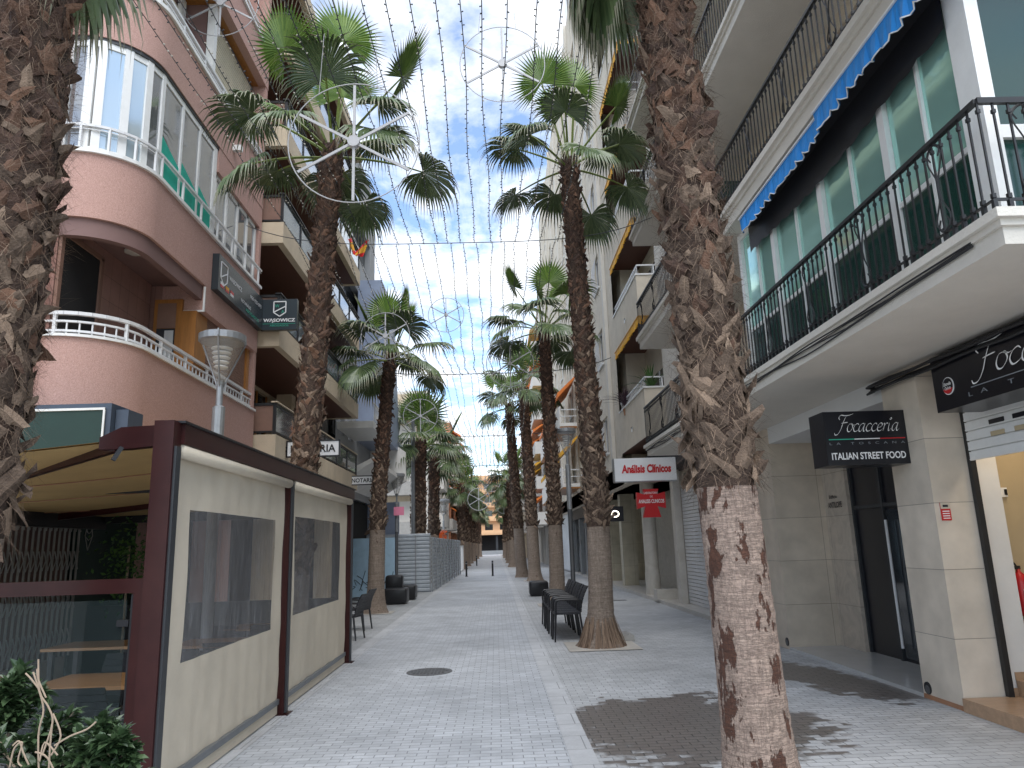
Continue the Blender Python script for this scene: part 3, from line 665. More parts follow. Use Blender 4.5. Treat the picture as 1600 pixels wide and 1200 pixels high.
# big fascia sign on the X plane
fx, fy1 = 4.93, 7.93
m = MB().box(fx, fx+.5, 3.6, fy1, 3.18, 3.80); fb_ = solo(m, 'fascia_sign', 'black_board', 'long black fascia sign with white script above the roller shutter', 'sign'); ORG[fb_.name] = fb_.location.copy()
cursive(MB(), (fx, 7.18, 3.42), -GY, GZ, .155, .008, w=1.9).build('script_lettering', 'white_letters', fb_)
text_mb('LA TOSCANA', (fx, 7.35, 3.25), -GY, GZ, 2.1, .045, .008, spacing=2.6).build('small_lettering', 'grey_letters', fb_)
MB().box(fx-.006, fx-.001, 5.3, 7.3, 3.335, 3.343).build('thin_line', 'grey_letters', fb_)
m = MB(); m.tube([(fx-.002, 7.66, 3.43), (fx-.012, 7.66, 3.43)], .095, 24); em_ = m.build('round_emblem', 'white_letters', fb_)
MB().tube([(fx-.010, 7.66, 3.43), (fx-.015, 7.66, 3.43)], .087, 24).build('disc', 'black_board', em_)
MB().prism([(fx-.016, 7.66+.085*cos(a), 3.43+.085*sin(a)) for a in [R(200+i*14) for i in range(11)]], (-.003, 0, 0)).build('red_segment', 'red', em_)
text_mb('Estrella', (fx-.013, 7.725, 3.435), -GY, GZ, .13, .036, .006, shear=.3, bold=.02).build('emblem_lettering', 'white_letters', em_)
text_mb('Galicia', (fx-.013, 7.715, 3.39), -GY, GZ, .11, .034, .006, shear=.3, bold=.02).build('emblem_lettering', 'white_letters', em_)
# fire extinguisher, potted plant
m = MB(); m.lathe((6.35, 8.02, .85), [(.0, 0), (.075, .0), (.085, .03), (.085, .38), (.06, .46), (.025, .49), (.02, .53)], 18); fe = solo(m, 'fire_extinguisher', 'red', 'red fire extinguisher with black hose hung inside the shop entrance', 'fire extinguisher', smooth=True)
MB().tube(catmull([(0, 0, .52), (-.05, 0, .60), (-.13, 0, .55), (-.15, 0, .35), (-.13, 0, .15)], 4), .012, 6).build('hose', 'black_plastic', fe)
MB().box(-.035, .035, -.092, -.086, .12, .30).build('label_plate', 'board_white', fe); MB().box(-.06, .02, -.02, .02, .52, .56).build('valve', 'black_plastic', fe)
ep = at(1599, 962, Y=8.74); fe.location = (ep.x+.03, 8.74, ep.z)
def blades_plant(name, loc, n, h, label, mt='leaf_green', pot='terracotta', ph=.22, pr=.12, spread=.5, cat='plant', wd=.03, group=None):
    m = MB(); m.lathe(loc, [(pr*.7, 0), (pr, ph), (pr*.88, ph), (pr*.85, ph-.03)], 16); o = solo(m, name, pot, label, cat, group); l_ = MB()
    for i in range(n):
        a = rnd.uniform(0, 2*pi); s_ = rnd.uniform(.1, spread); hh = h*rnd.uniform(.6, 1); d = V((cos(a), sin(a), 0)); t = V((-sin(a), cos(a), 0)); prev = None
        for k in range(6):
            u = k/5; p = V((0, 0, ph-.02))+d*(.03+s_*u*u)+V((0, 0, hh*(u-.35*u*u*s_*2))); w_ = wd*(1-u)**.6*(.5+u if u < .5 else 1)
            c_ = (p-t*w_/2, p+V((0, 0, -.004)), p+t*w_/2)
            if prev:
                l_.quad(prev[0], c_[0], c_[1], prev[1]); l_.quad(prev[1], c_[1], c_[2], prev[2])
            prev = c_
    l_.build('leaves', mt, o); return o
blades_plant('potted_plant', (5.98, 8.40, .30), 30, .60, 'green grassy plant in a terracotta pot on the shop steps', spread=.32, wd=.045)
blades_plant('potted_plant', (XF+.5, 12.6, 6.74), 60, 1.15, 'spiky green plant on the upper iron balcony beside the green screen', spread=.7)

# ================= RIGHT: STONE BUILDING =================
sb = empty('apartment_building', (5.3, 30, 0), 'tall stucco block with boxy balconies and yellow awnings in mid street at right', 'building')
BX = 4.62
YA, YBx, YE = 17.2, 26.3, 62
m = MB()
rects = []
for k in range(8):
    zb_ = [1.2, 5.4, 9.1, 12.4, 15.7, 19.0, 22.3, 25.6][k]
    if k == 0: continue
    for y_ in (29.2, 33.0, 37.5, 42, 46.5, 51, 55.5):
        rects.append((YE-(y_+1.3), YE-y_, zb_-3.9, zb_-3.9+1.5))
m.holes((BX, YE, 3.9), -GY, GZ, YE-YBx, 26.1, rects, .18)
m.box(BX+.35, 12, YBx, YE, 3.9, 30); m.box(BX, BX+.35, YE-.02, YE, 3.9, 30)
m.box(5.7, 12, YA, YBx, 3.9, 30); m.build('wall', 'stucco', sb)
m = MB()
for y_ in (27.6, 31.6, 35.6, 40, 44.5, 49, 53.5, 58): m.box(BX-.14, BX-.002, y_, y_+.35, 4.6, 30)
m.build('vertical_ribs', 'stucco_light', sb)
for i, r in enumerate(rects):
    y0, y1, z0, z1 = YE-r[1], YE-r[0], 3.9+r[2], 3.9+r[3]
    f_ = MB(); f_.box(BX+.1, BX+.15, y0, y0+.07, z0, z1); f_.box(BX+.1, BX+.15, y1-.07, y1, z0, z1); f_.box(BX+.1, BX+.15, y0, y1, z1-.07, z1); f_.box(BX+.1, BX+.15, (y0+y1)/2-.03, (y0+y1)/2+.03, z0, z1)
    f_.box(BX-.06, BX+.1, y0-.08, y1+.08, z0-.08, z0-.002)
    q = f_.build('window', 'white_paint', sb); MB().box(BX+.13, BX+.14, y0, y1, z0, z1).build('pane', 'dark_glass' if i % 3 else 'pane_reflect', q)
    if y0 < 32:
        g = MB()
        for j in range(7): g.tube([(BX-.10, y0+.1+j*.19, z0-.05), (BX-.16, y0+.2+j*.17, (z0+z1)/2-.2), (BX-.10, y0+.1+j*.19, z1-.3)], .012, 4)
        g.bar((BX-.1, y0, z0-.05), (BX-.1, y1, z0-.05), .02); g.bar((BX-.1, y0, z1-.3), (BX-.1, y1, z1-.3), .02); g.build('grille', 'white_steel', q)
bz = [(4.98, 6.45), (8.72, 10.08), (12.0, 13.35), (15.3, 16.6), (18.6, 19.9), (21.9, 23.2), (25.2, 26.5)]
for i, (z0, z1) in enumerate(bz):
    m = MB(); m.box(BX, BX+.12, 21.8, YBx, z0, z1); m.box(BX+.12, 5.25, 21.8, 21.92, z0, z1); m.box(BX+.12, 5.7, 21.92, YBx, z0, z0+.2)
    q = m.build('balcony', 'stucco', sb)
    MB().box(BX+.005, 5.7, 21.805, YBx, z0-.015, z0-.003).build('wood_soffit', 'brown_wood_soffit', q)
    MB().box(BX-.03, 5.28, 21.77, YBx, z1, z1+.05).build('coping', 'white_paint', q)
    r_ = MB()
    for j in range(20): r_.bar((BX+.06, 21.9+j*.22, z1+.05), (BX+.06, 21.9+j*.22, z1+.33), .018)
    for (a, b_) in (((BX+.06, 21.85, z1+.35), (BX+.06, YBx, z1+.35)), ((BX+.06, 21.85, z1+.35), (5.28, 21.85, z1+.35)), ((5.2, 21.85, z1+.02), (5.2, 21.85, z1+.35))): r_.bar(a, b_, .04)
    r_.build('railing', 'white_steel', q)
    MB().box(BX-.06, BX, 23.9, 23.98, z0+.55, z0+.60).box(BX-.06, BX-.03, 23.9, 23.98, z0+.45, z0+.60).build('waterspout', 'white_steel', q)
    if i > 0: # awning rolled under this box, for the balcony below
        scallop_awning((BX-.03, 21.75, z0+.0), (BX-.03, YBx, z0+.0), .22, 'yellow_awning', 'awning', '', -GX, 24, q, .05)
        scallop_awning((BX-.03, 21.75, z0+.0), (5.3, 21.75, z0+.0), .22, 'yellow_awning', 'awning', '', -GY, 4, q, .05)
    w_ = MB().box(5.66, 5.69, 22.4, 25.6, z0+.25, z0+2.5); MB().box(5.64, 5.70, 22.3, 22.4, z0+.2, z0+2.5).box(5.64, 5.70, 23.95, 24.05, z0+.2, z0+2.5).box(5.64, 5.7, 25.6, 25.7, z0+.2, z0+2.5).build('door_frame', 'white_paint', q)
    w_.build('door_pane', 'dark_glass', q)
MB().box(5.25, 5.7, 17.2, 21.8, 4.1, 30).build('recessed_wall', 'stucco_light', sb)
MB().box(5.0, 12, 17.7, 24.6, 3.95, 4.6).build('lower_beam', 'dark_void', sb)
MB().box(BX, 12, 24.6, 62, 3.9, 4.6).build('lower_beam', 'stucco', sb)
# white small window block with hopper near iron balconies
# ground floor of the stone building
MB().box(7.2, 7.4, 17.6, 38, 0, 3.95).build('shop_wall', 'stone_slabs', sb)
MB().box(5.05, 7.2, 17.55, 62, -.005, .11).build('marble_plinth', 'marble', sb)
for (px, py, r_, mt) in ((1080, 940, .23, 'marble'), (1022, 929, .24, 'marble')):
    c = at(px, py, Z=.1); MB().lathe((c.x, c.y, .11), [(r_+.02, 0), (r_+.02, .75), (r_, .76), (r_, 3.84)], 20).build('column', mt, sb, smooth=False)
c = at(988, 915, Z=.1); MB().box(c.x-.3, c.x+.3, c.y, c.y+.6, .11, 3.9).build('column', 'stone_slabs', sb)
c = at(925, 913, Z=.1); MB().box(5.4, 7.2, 36, 36.3, .1, 3.9).build('shop_cross_wall', 'stone_slabs', sb)
m = MB()
for k in range(34): m.box(5.52, 5.56, 17.6, 21.9, .12+k*.1, .205+k*.1)
m.build('roller_shutter', 'white_steel', sb)
MB().box(5.3, 5.5, 21.9, 22.3, .11, 3.95).build('pilaster', 'marble', sb)
c = at(1045, 937, Z=.1); MB().box(c.x-.35, c.x+.35, c.y, c.y+.5, .11, .40).build('marble_step', 'marble', sb)
MB().box(6.4, 6.5, 24, 30, .11, 3.4).build('inner_wall', 'tile_marbled', sb)
q = MB().box(6.37, 6.4, 25.2, 26.6, .3, 2.6).build('side_door', 'concrete', sb)
# dark shops further on
MB().box(4.9, 5.2, 38, 49, 3.3, 4.5).build('shop_canopy', 'black_board', sb)
MB().box(6.0, 6.2, 36.3, 49, .1, 3.9).build('shop_glazing', 'dark_glass', sb)
for y_ in (38.5, 41.5, 44.5, 48.6): MB().box(5.0, 5.25, y_, y_+.4, .11, 3.3).build('shop_pillar', 'grey_steel', sb)
MB().box(4.95, 6, 49, 62, .1, 3.9).build('white_tiled_front', 'white_tile', sb)
# signs
sx0, sx1, sy, sz0, sz1 = 2.95, 4.47, 18.0, 3.34, 3.90
m = MB().box(sx0, sx1, sy, sy+.25, sz0, sz1); o = solo(m, 'clinic_sign', 'board_white', 'white box sign with red rounded lettering under the stucco balcony', 'sign'); ORG[o.name] = o.location.copy()
text_mb('Análisis Clínicos', (sx0+.17, sy, sz0+.19), GX, GZ, 1.22, .21, .01, bold=.045, shear=.08).build('lettering', 'red', o)
MB().box(sx0-.012, sx0, sy-.01, sy+.25, sz0, sz1).box(sx0, sx1, sy-.01, sy+.25, sz0-.014, sz0).build('frame', 'grey_steel', o)
m = MB().box(4.62, 5.0, 15.6, 17.0, 3.2, 3.78); o = solo(m, 'clinic_sign', 'board_white', 'white sign board with faint pink script behind the nearest palm', 'sign'); ORG[o.name] = o.location.copy()
text_mb('Clínica', (4.62, 16.85, 3.38), -GY, GZ, .9, .22, .008, shear=.35).build('lettering', 'pink_paper', o)
# red maltese cross sign
cx_, cy_, cz_ = at(1018, 786, Y=19.6); s_ = .37
pr = [(-.62, 1), (.62, 1), (.30, .52), (.55, .30), (1.05, .62), (1.05, -.5), (.55, -.15), (.35, -.45), (.62, -1), (-.62, -1), (-.35, -.45), (-.55, -.15), (-1.05, -.5), (-1.05, .62), (-.55, .30), (-.30, .52)]
pr = [(-.55, 1), (.55, 1), (.42, .62), (1.0, .78), (1.0, -.38), (.42, -.22), (.62, -1), (-.62, -1), (-.42, -.22), (-1.0, -.38), (-1.0, .78), (-.42, .62)]
m = MB().prism([(cx_+a*s_*1.02, cy_, cz_+b_*s_) for a, b_ in pr], (0, .16, 0)); o = solo(m, 'cross_sign', 'red', 'red maltese cross sign with white lettering below the white clinic sign', 'sign'); ORG[o.name] = o.location.copy()
text_mb('LABORATORIO', (cx_-.19, cy_, cz_+.24), GX, GZ, .38, .055, .008, bold=.01).build('lettering', 'white_letters', o)
text_mb('DE', (cx_-.03, cy_, cz_+.15), GX, GZ, .07, .045, .008).build('lettering', 'white_letters', o)
text_mb('ANALISIS CLINICOS', (cx_-.34, cy_, cz_+.0), GX, GZ, .68, .10, .008, bold=.02).build('lettering', 'white_letters', o)
MB().box(-.36, -.30, .16, .22, .2, .6).build('bracket', 'white_steel', o)
cx_, cy_, cz_ = at(961, 803, Y=24.5)
m = MB().box(cx_-.18, cx_+.28, cy_, cy_+.18, cz_-.24, cz_+.24); o = solo(m, 'ring_sign', 'black_board', 'black square sign with a glowing white ring beside the palm trunk', 'sign')
em = bpy.data.materials.new('ring_glow'); em.use_nodes = True; e_ = em.node_tree.nodes['Principled BSDF']; e_.inputs['Emission Color'].default_value = (1, .9, .7, 1); e_.inputs['Emission Strength'].default_value = 2.2; M['ring_glow'] = em
MB().tube([(.0+.12*cos(a)-.05, -.1, .24+.095*sin(a)) for a in [2*pi*i/24 for i in range(25)]], .018, 6).build('ring', 'ring_glow', o)
blades_plant('purple_plant', (BX+.05, 25.2, 6.2), 120, 1.1, 'dark purple bushy plant growing over the lowest stucco balcony', 'leaf_purple', spread=.9, wd=.05)
blades_plant('balcony_plant', (4.95, 22.3, 6.15), 40, 1.2, 'broad leaved green plant on the lowest stucco balcony', spread=1.0, wd=.10)

# ================= RIGHT: FAR BUILDINGS =================
def far_block(name, x, y0, y1, z1, mt, label, side=1, fl=3.0, zstart=3.6, wy=3.2, bal=None, balmt='far_white', gfl='dark_void', front=False, awn=None):
    """block whose street face is the plane X=x"""
    b = empty(name, (x, y0, 0), label, 'building'); m = MB(); rects = []; W = y1-y0; n = int((z1-zstart)/fl)
    for k in range(n):
        y = .8
        while y+1.4 < W: rects.append((y, y+1.4, k*fl+.9, k*fl+2.3)); y += wy
    if side > 0: m.holes((x, y1, zstart), -GY, GZ, W, z1-zstart, rects, .2)
    else: m.holes((x, y0, zstart), GY, GZ, W, z1-zstart, rects, .2)
    xo = x+9*side
    m.box(x+.3*side, xo, y0, y1, zstart, z1); m.box(x+.004*side, x+.3*side, y0, y0+.01, zstart, z1)
    m.build('wall', mt, b)
    MB().box(x+.25*side, x+.28*side, y0+.1, y1-.1, zstart, z1-.2).build('window_panes', 'dark_glass', b)
    f_ = MB()
    for r in rects:
        ya = (y1-r[1]) if side > 0 else (y0+r[0]); yb = ya+1.4; z0, z1_ = zstart+r[2], zstart+r[3]
        f_.box(x+.12*side, x+.16*side, ya, ya+.08, z0, z1_); f_.box(x+.12*side, x+.16*side, yb-.08, yb, z0, z1_); f_.box(x+.12*side, x+.16*side, ya, yb, z1_-.08, z1_); f_.box(x+.12*side, x+.16*side, ya+.66, ya+.74, z0, z1_)
    f_.build('window_frames', 'white_paint', b)
    MB().box(x+.8*side, xo, y0+.02, y1-.02, 0, zstart).build('shopfront', gfl, b)
    y = y0
    while y < y1: MB().box(x+.05*side, x+.5*side, y+.05, y+.5, 0, zstart).build('pillar', mt, b); y += 4.2
    if bal:
        for k in range(n):
            z = zstart+k*fl
            for (ya, yb) in bal:
                q = MB().box(x-1.1*side, x, y0+ya, y0+yb, z-.05, z+.12).box(x-1.1*side, x-1.0*side, y0+ya, y0+yb, z+.12, z+1.0).box(x-1.0*side, x, y0+ya, y0+ya+.08, z+.12, z+1.0).build('balcony', balmt, b)
                if awn: 
                    MB().prism([(x, y0+ya+.1, z+fl-.2), (x-1.2*side, y0+ya+.1, z+fl-.9), (x-1.2*side, y0+ya+.1, z+fl-1.15), (x, y0+ya+.1, z+fl-.3)], (0, yb-ya-.2, 0)).build('awning', awn[k % len(awn)], b)
    MB().box(x-.12*side, xo, y0-.05, y1+.05, z1, z1+.25).build('cornice', balmt, b)
    return b
q = empty('apartment_building', (4.6, 45, 0), '', '')
bpy.data.objects.remove(q)
far_block('apartment_building', 4.7, 62.2, 84, 24, 'far_white', 'pale block past the tall stucco one on the right side', 1, bal=[(1, 7), (11, 17)], awn=['orange', 'yellow_awning'])
far_block('apartment_building', 4.4, 84.2, 120, 17, 'cream_stone', 'cream block far down the right side of the street', 1, bal=[(2, 9), (16, 24)])
far_block('apartment_building', 4.6, 120.2, 150, 13, 'far_white', 'last low pale block on the right before the street end', 1)
# nearer balconies of the tall block, seen between the palms
for i, z in enumerate((4.9, 8.1)):
    for (ya, yb) in ((38.5, 44), (50, 55.5)):
        q = MB().box(3.55, BX-.15, ya, yb, z-.12, z+.06).box(3.55, 3.63, ya, yb, z+.06, z+.95).build('balcony', 'far_white', sb)
        MB().box(3.6, BX-.15, ya+.0, ya+.05, z+.75, z+.8).box(3.6, BX-.15, ya, ya+.05, z+.4, z+.44).build('railing', 'white_steel', q)
        MB().prism([(BX-.15, ya+.1, z+2.6), (3.5, ya+.1, z+1.7), (3.5, ya+.1, z+1.45), (BX-.15, ya+.1, z+2.45)], (0, yb-ya-.2, 0)).build('awning', ('yellow_awning', 'orange')[i % 2], q)
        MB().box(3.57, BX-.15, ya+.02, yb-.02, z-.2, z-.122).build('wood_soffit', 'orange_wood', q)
# end of street
eb = empty('end_building', (0, 172, 0), 'peach coloured block with a dark ground floor closing the street end', 'building')
m = MB(); rects = []
for k in range(5):
    x = 1.0
    while x < 31: rects.append((x, x+1.8, k*3.1+.8, k*3.1+2.3)); x += 3.4
m.holes((-17, 172, 4.5), GX, GZ, 33, 13.5, [r for r in rects if r[3] < 13.5], .3)
m.box(-17, 16, 172.4, 182, 4.5, 18); m.build('wall', 'peach', eb)
MB().box(-17, 16, 172.33, 172.36, 4.6, 17.8).build('window_panes', 'dark_glass', eb)
for k in range(5): MB().box(-17, 16, 171.0, 172, 4.5+3.1*k-.1, 4.5+3.1*k+.15).build('balcony_slab', 'peach', eb); MB().box(-17, 16, 170.95, 171.0, 4.5+3.1*k+.15, 4.5+3.1*k+.95).build('balcony_front', 'peach', eb)
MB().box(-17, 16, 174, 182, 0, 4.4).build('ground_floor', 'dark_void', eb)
m = MB()
for x in range(-16, 17, 4): m.box(x, x+.5, 172, 172.5, 0, 4.5)
m.build('pillars', 'pole_black', eb)
solo(MB().box(-17, 16, 170, 170.3, 0, .9), 'low_wall', 'grey_steel', 'low grey barrier before the dark ground floor at the street end', 'barrier')

# ================= LEFT: PINK BUILDING =================
pb = empty('pink_building', (-6, 12, 0), 'pink granite textured building with rounded corner balconies at left', 'building')
PX = -5.25
def arc(r=0.0, x=PX, y=10.03, ye=16.1, x0=-6.3, R_=.95, n=8, close=True):
    """plan path: frontal run, rounded corner, street run; r pulls it inwards"""
    pts = [(x0, y+r)]
    cx0, cy0 = x-R_, y+R_
    for i in range(n+1):
        a = R(-90+90*i/n); pts.append((cx0+(R_-r)*cos(a), cy0+(R_-r)*sin(a)))
    pts.append((x-r, ye)); return pts
def pband(z0, z1, name='parapet_band', t=.18, mt='pink', par=None): return MB().ribbon_wall(arc(n=28), z0, z1, t).build(name, mt, par or pb, smooth=False)
def white_rail(z, h, par, bal=.16, closed=True):
    P = arc(.06); m = MB()
    top = [V((x, y, z+h)) for x, y in P]; bot = [V((x, y, z+.06)) for x, y in P]; mid = [V((x, y, z+h-.12)) for x, y in P]
    for L_, w_ in ((top, .05), (bot, .03), (mid, .028)):
        for a, b_ in zip(L_[:-1], L_[1:]): m.bar(a, b_, w_+.01, w_)
    b = m; q = [V((x, y, 0)) for x, y in P]; acc = 0; k = 0
    for a, b_ in zip(q[:-1], q[1:]):
        Ln = (b_-a).length; s_ = 0
        while acc+bal <= Ln+1e-6 or s_ == 0:
            s_ = 1; acc += bal
            if acc > Ln: acc -= bal; break
            p = a+(b_-a)*(acc/Ln); big = k % 6 == 0; k += 1
            b.bar((p.x, p.y, z), (p.x, p.y, z+(h if big else h-.12)), .045 if big else .018)
        acc = acc-Ln if acc < Ln else 0
    b.build('railing', 'white_steel', par)
# floor 1
b1 = pband(3.0, 4.96); MB().ribbon_wall(arc(-.04), 4.96, 5.0, .24).build('coping', 'white_paint', b1); white_rail(5.0, .32, b1)
b2 = pband(6.78, 7.80); MB().ribbon_wall(arc(-.05), 7.80, 7.86, .26).build('coping', 'white_paint', b2)
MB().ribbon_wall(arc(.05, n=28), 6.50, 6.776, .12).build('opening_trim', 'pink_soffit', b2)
MB().box(PX-.78, PX, 13.05, 16.1, 6.30, 6.777).build('lintel', 'pink', b2)
MB().box(PX-.02, PX+.012, 13.02, 13.045, 6.27, 6.75).box(PX-.75, PX-.02, 13.02, 13.045, 6.27, 6.30).build('trim_edge', 'white_paint', b2)
b3 = pband(9.78, 10.78); MB().ribbon_wall(arc(-.05), 10.78, 10.85, .26).build('coping', 'white_paint', b3); white_rail(10.85, .32, b3)
b4 = pband(12.9, 13.8); MB().ribbon_wall(arc(-.05), 13.8, 13.86, .26).build('coping', 'white_paint', b4); white_rail(13.86, .32, b4)
b5 = pband(15.9, 16.8)
# solids and soffits
m = MB()
m.box(-12, -6.3, 9.9, 16.1, 4.12, 17.5); m.build('side_wall', 'pink', pb)
def slab(z0, z1, mt, name='floor_slab'):
    P = arc(.19, n=28); pts = [(x, y, z0) for x, y in P]+[(-6.29, 16.0, z0)]
    return MB().prism(pts[::1], (0, 0, z1-z0)).build(name, mt, pb)
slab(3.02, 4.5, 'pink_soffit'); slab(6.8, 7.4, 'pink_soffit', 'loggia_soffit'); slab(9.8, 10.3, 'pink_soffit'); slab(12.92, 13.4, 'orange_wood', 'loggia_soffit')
MB().ribbon_wall(arc(.02), 9.72, 9.779, .2).build('window_lintel_trim', 'pole_black', b3)
# bay end walls and loggia backs
m = MB(); m.box(-6.295, PX-.01, 15.95, 16.09, 4.6, 16.8); m.build('end_wall', 'pink', pb)
m = MB(); m.box(-6.3, -6.22, 10.1, 13.0, 5.0, 6.8); bk = m.build('loggia_wall', 'pink_tiles', pb)
MB().box(-6.3, -5.75, 13.08, 13.2, 5.0, 6.8).build('loggia_end_wall', 'pink_tiles', pb)
wf = MB().box(-6.12, -5.62, 12.97, 13.04, 5.0, 6.5); q = wf.build('wooden_window', 'orange_wood', pb)
MB().box(-6.05, -5.72, 12.955, 12.968, 5.95, 6.42).build('roller_blind', 'shutter_brown', q); MB().box(-6.05, -5.72, 12.955, 12.968, 5.05, 5.94).build('pane', 'dark_glass', q)
MB().box(-5.9, -5.74, 12.945, 12.953, 5.05, 5.9).build('curtain', 'curtain', q)
MB().box(-6.218, -6.2, 10.2, 11.2, 5.0, 6.55).build('loggia_door', 'dark_void', pb); MB().box(-6.215, -6.17, 10.12, 10.2, 5.0, 6.6).box(-6.215, -6.17, 11.2, 11.28, 5.0, 6.6).box(-6.215, -6.17, 10.12, 11.28, 6.55, 6.63).build('door_frame', 'shutter_brown', pb)
MB().box(-5.62, -5.36, 12.98, 13.5, 5.0, 6.28).build('corner_post', 'orange_wood', pb)
m = MB()
for k in range(30): m.box(-5.40, -5.375, 13.5, 15.7, 4.98+k*.052, 5.02+k*.052)
m.box(-5.44, -5.41, 13.5, 15.7, 4.97, 6.5); q = m.build('roller_shutter', 'shutter_brown', pb)
MB().box(-5.42, -5.33, 15.7, 15.85, 4.97, 6.5).build('frame', 'orange_wood', q)
m = MB(); m.lathe((-5.75, 11.35, 6.70), [(.13, 0.1), (.15, .06), (.14, .03), (.06, .0)], 20); m.build('ceiling_lamp', 'clear_lamp', pb)
# floor-2 glazed bay following the curve
P = arc(.07); zlo, zhi = 7.86, 9.72
Pp = [P[0], (-6.05, P[0][1]), (-5.75, P[0][1]+.02)]
keys = [V((x, y, 0)) for x, y in (P[0], (-6.0, 10.11), (-5.86, 10.14), P[5], P[7], P[9], (PX-.07, 11.75), (PX-.07, 12.5), (PX-.07, 13.25))]
fr = MB()
wd = [.07, .13, .12, .12, .11, .09, .07, .07, .16]
for k, (p, w_) in enumerate(zip(keys, wd)):
    d = (keys[min(k+1, len(keys)-1)]-keys[max(k-1, 0)]).normalized(); fr.bar(p+V((0, 0, zlo)), p+V((0, 0, zhi)), .07, w_, up=d)
for a, b_ in zip(keys[:-1], keys[1:]):
    for z, h in ((zlo+.03, .06), (zhi-.05, .10)): fr.bar(a+V((0, 0, z)), b_+V((0, 0, z)), .06, h)
bay = fr.build('bay_window', 'white_paint', pb)
for k, (a, b_) in enumerate(zip(keys[:-1], keys[1:])):
    d = (b_-a).normalized(); n_ = V((d.y, -d.x, 0)); p, q = a+d*wd[k]/2, b_-d*wd[k+1]/2
    if (q-p).length < .03: continue
    mt = 'pane_light' if k in (1, 2, 3) else 'pane_reflect'
    MB().prism([p+V((0, 0, zlo+.06)), q+V((0, 0, zlo+.06)), q+V((0, 0, zhi-.1)), p+V((0, 0, zhi-.1))], n_*.01).build('pane', mt, bay)
    if k in (5, 6, 7):
        n2 = n_*.02; MB().prism([p+n2+V((0, 0, zlo+.06)), q+n2+V((0, 0, zlo+.06)), q+n2+V((0, 0, zlo+.62-.05*k+.2)), p+n2+V((0, 0, zlo+1.05-.05*k))], n_*.004).build('green_curtain', 'green_cloth', bay)
# low white rail over the bay sill
rl = MB(); Q = [V((x, y, 0)) for x, y in arc(-.02)]
for a, b_ in zip(Q[:-1], Q[1:]):
    rl.bar(a+V((0, 0, 8.24)), b_+V((0, 0, 8.24)), .04); rl.bar(a+V((0, 0, 8.18)), b_+V((0, 0, 8.18)), .012)
for k in (0, 2, 4, 6, 8, 9): rl.bar(Q[k]+V((0, 0, 7.86)), Q[k]+V((0, 0, 8.24)), .035)
for y in (11.8, 12.6, 13.4, 14.2, 15.0, 15.9): rl.bar((PX+.02, y, 7.86), (PX+.02, y, 8.24), .035)
rl.build('sill_railing', 'white_steel', bay)
# second window run, lower head
fr = MB(); 
fr.box(PX-.16, PX-.01, 13.36, 15.95, 9.26, 9.779); fr.build('window_lintel', 'pink', pb)
fr = MB()
for y in (13.42, 14.05, 14.7, 15.3, 15.85): fr.box(PX-.14, PX-.07, y-.04, y+.04, 7.86, 9.25)
fr.box(PX-.14, PX-.07, 13.4, 15.9, 9.17, 9.25); fr.box(PX-.14, PX-.07, 13.4, 15.9, 7.86, 7.95)
sw = fr.build('window', 'white_paint', pb); MB().box(PX-.11, PX-.10, 13.45, 15.85, 7.95, 9.17).build('pane', 'pane_reflect', sw)
# wall behind glazing to keep it opaque inside
MB().box(-6.29, -6.0, 10.4, 15.9, 7.4, 9.8).build('inner_wall', 'warm_wall', pb)
# floor 3 recess
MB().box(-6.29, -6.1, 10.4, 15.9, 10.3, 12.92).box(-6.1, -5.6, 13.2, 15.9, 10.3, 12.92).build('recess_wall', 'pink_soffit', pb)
m = MB()
for k in range(24): m.box(-5.59, -5.57, 13.3, 15.8, 10.9+k*.08, 10.95+k*.08)
m.box(-5.598, -5.58, 13.3, 15.8, 10.86, 12.8); m.build('roller_shutter', 'shutter_cream', pb)
m = MB()
for k in range(22): m.box(-6.09, -6.07, 11.4, 12.9, 10.9+k*.08, 10.95+k*.08)
m.box(-6.1, -6.08, 11.4, 12.9, 10.86, 12.6); m.build('roller_shutter', 'shutter_cream', pb)
MB().box(-5.57, -5.42, 13.15, 13.3, 10.85, 12.9).box(-6.08, -6.0, 12.9, 13.1, 10.85, 12.9).build('white_post', 'white_paint', pb)
MB().box(PX, PX+.18, 14.0, 14.1, 10.1, 10.22).build('waterspout', 'white_paint', b3)
# cables down the side wall
m = MB(); m.tube(catmull([(-6.32, 9.88, 8.2), (-6.34, 9.86, 7.2), (-6.5, 9.80, 6.7), (-6.9, 9.85, 6.5)], 6), .012, 5); m.tube([(-6.30, 9.88, 6.6), (-6.31, 9.87, 5.0), (-6.36, 9.86, 4.2)], .008, 4)
m.tube(catmull([(-6.33, 9.88, 6.4), (-6.40, 9.86, 5.2), (-6.52, 9.86, 4.6), (-6.45, 9.86, 4.2)], 6), .008, 4)
solo(m, 'wall_cables', 'cable_black', 'loose thin cables hanging down the pink corner wall beside the palm', 'cables')
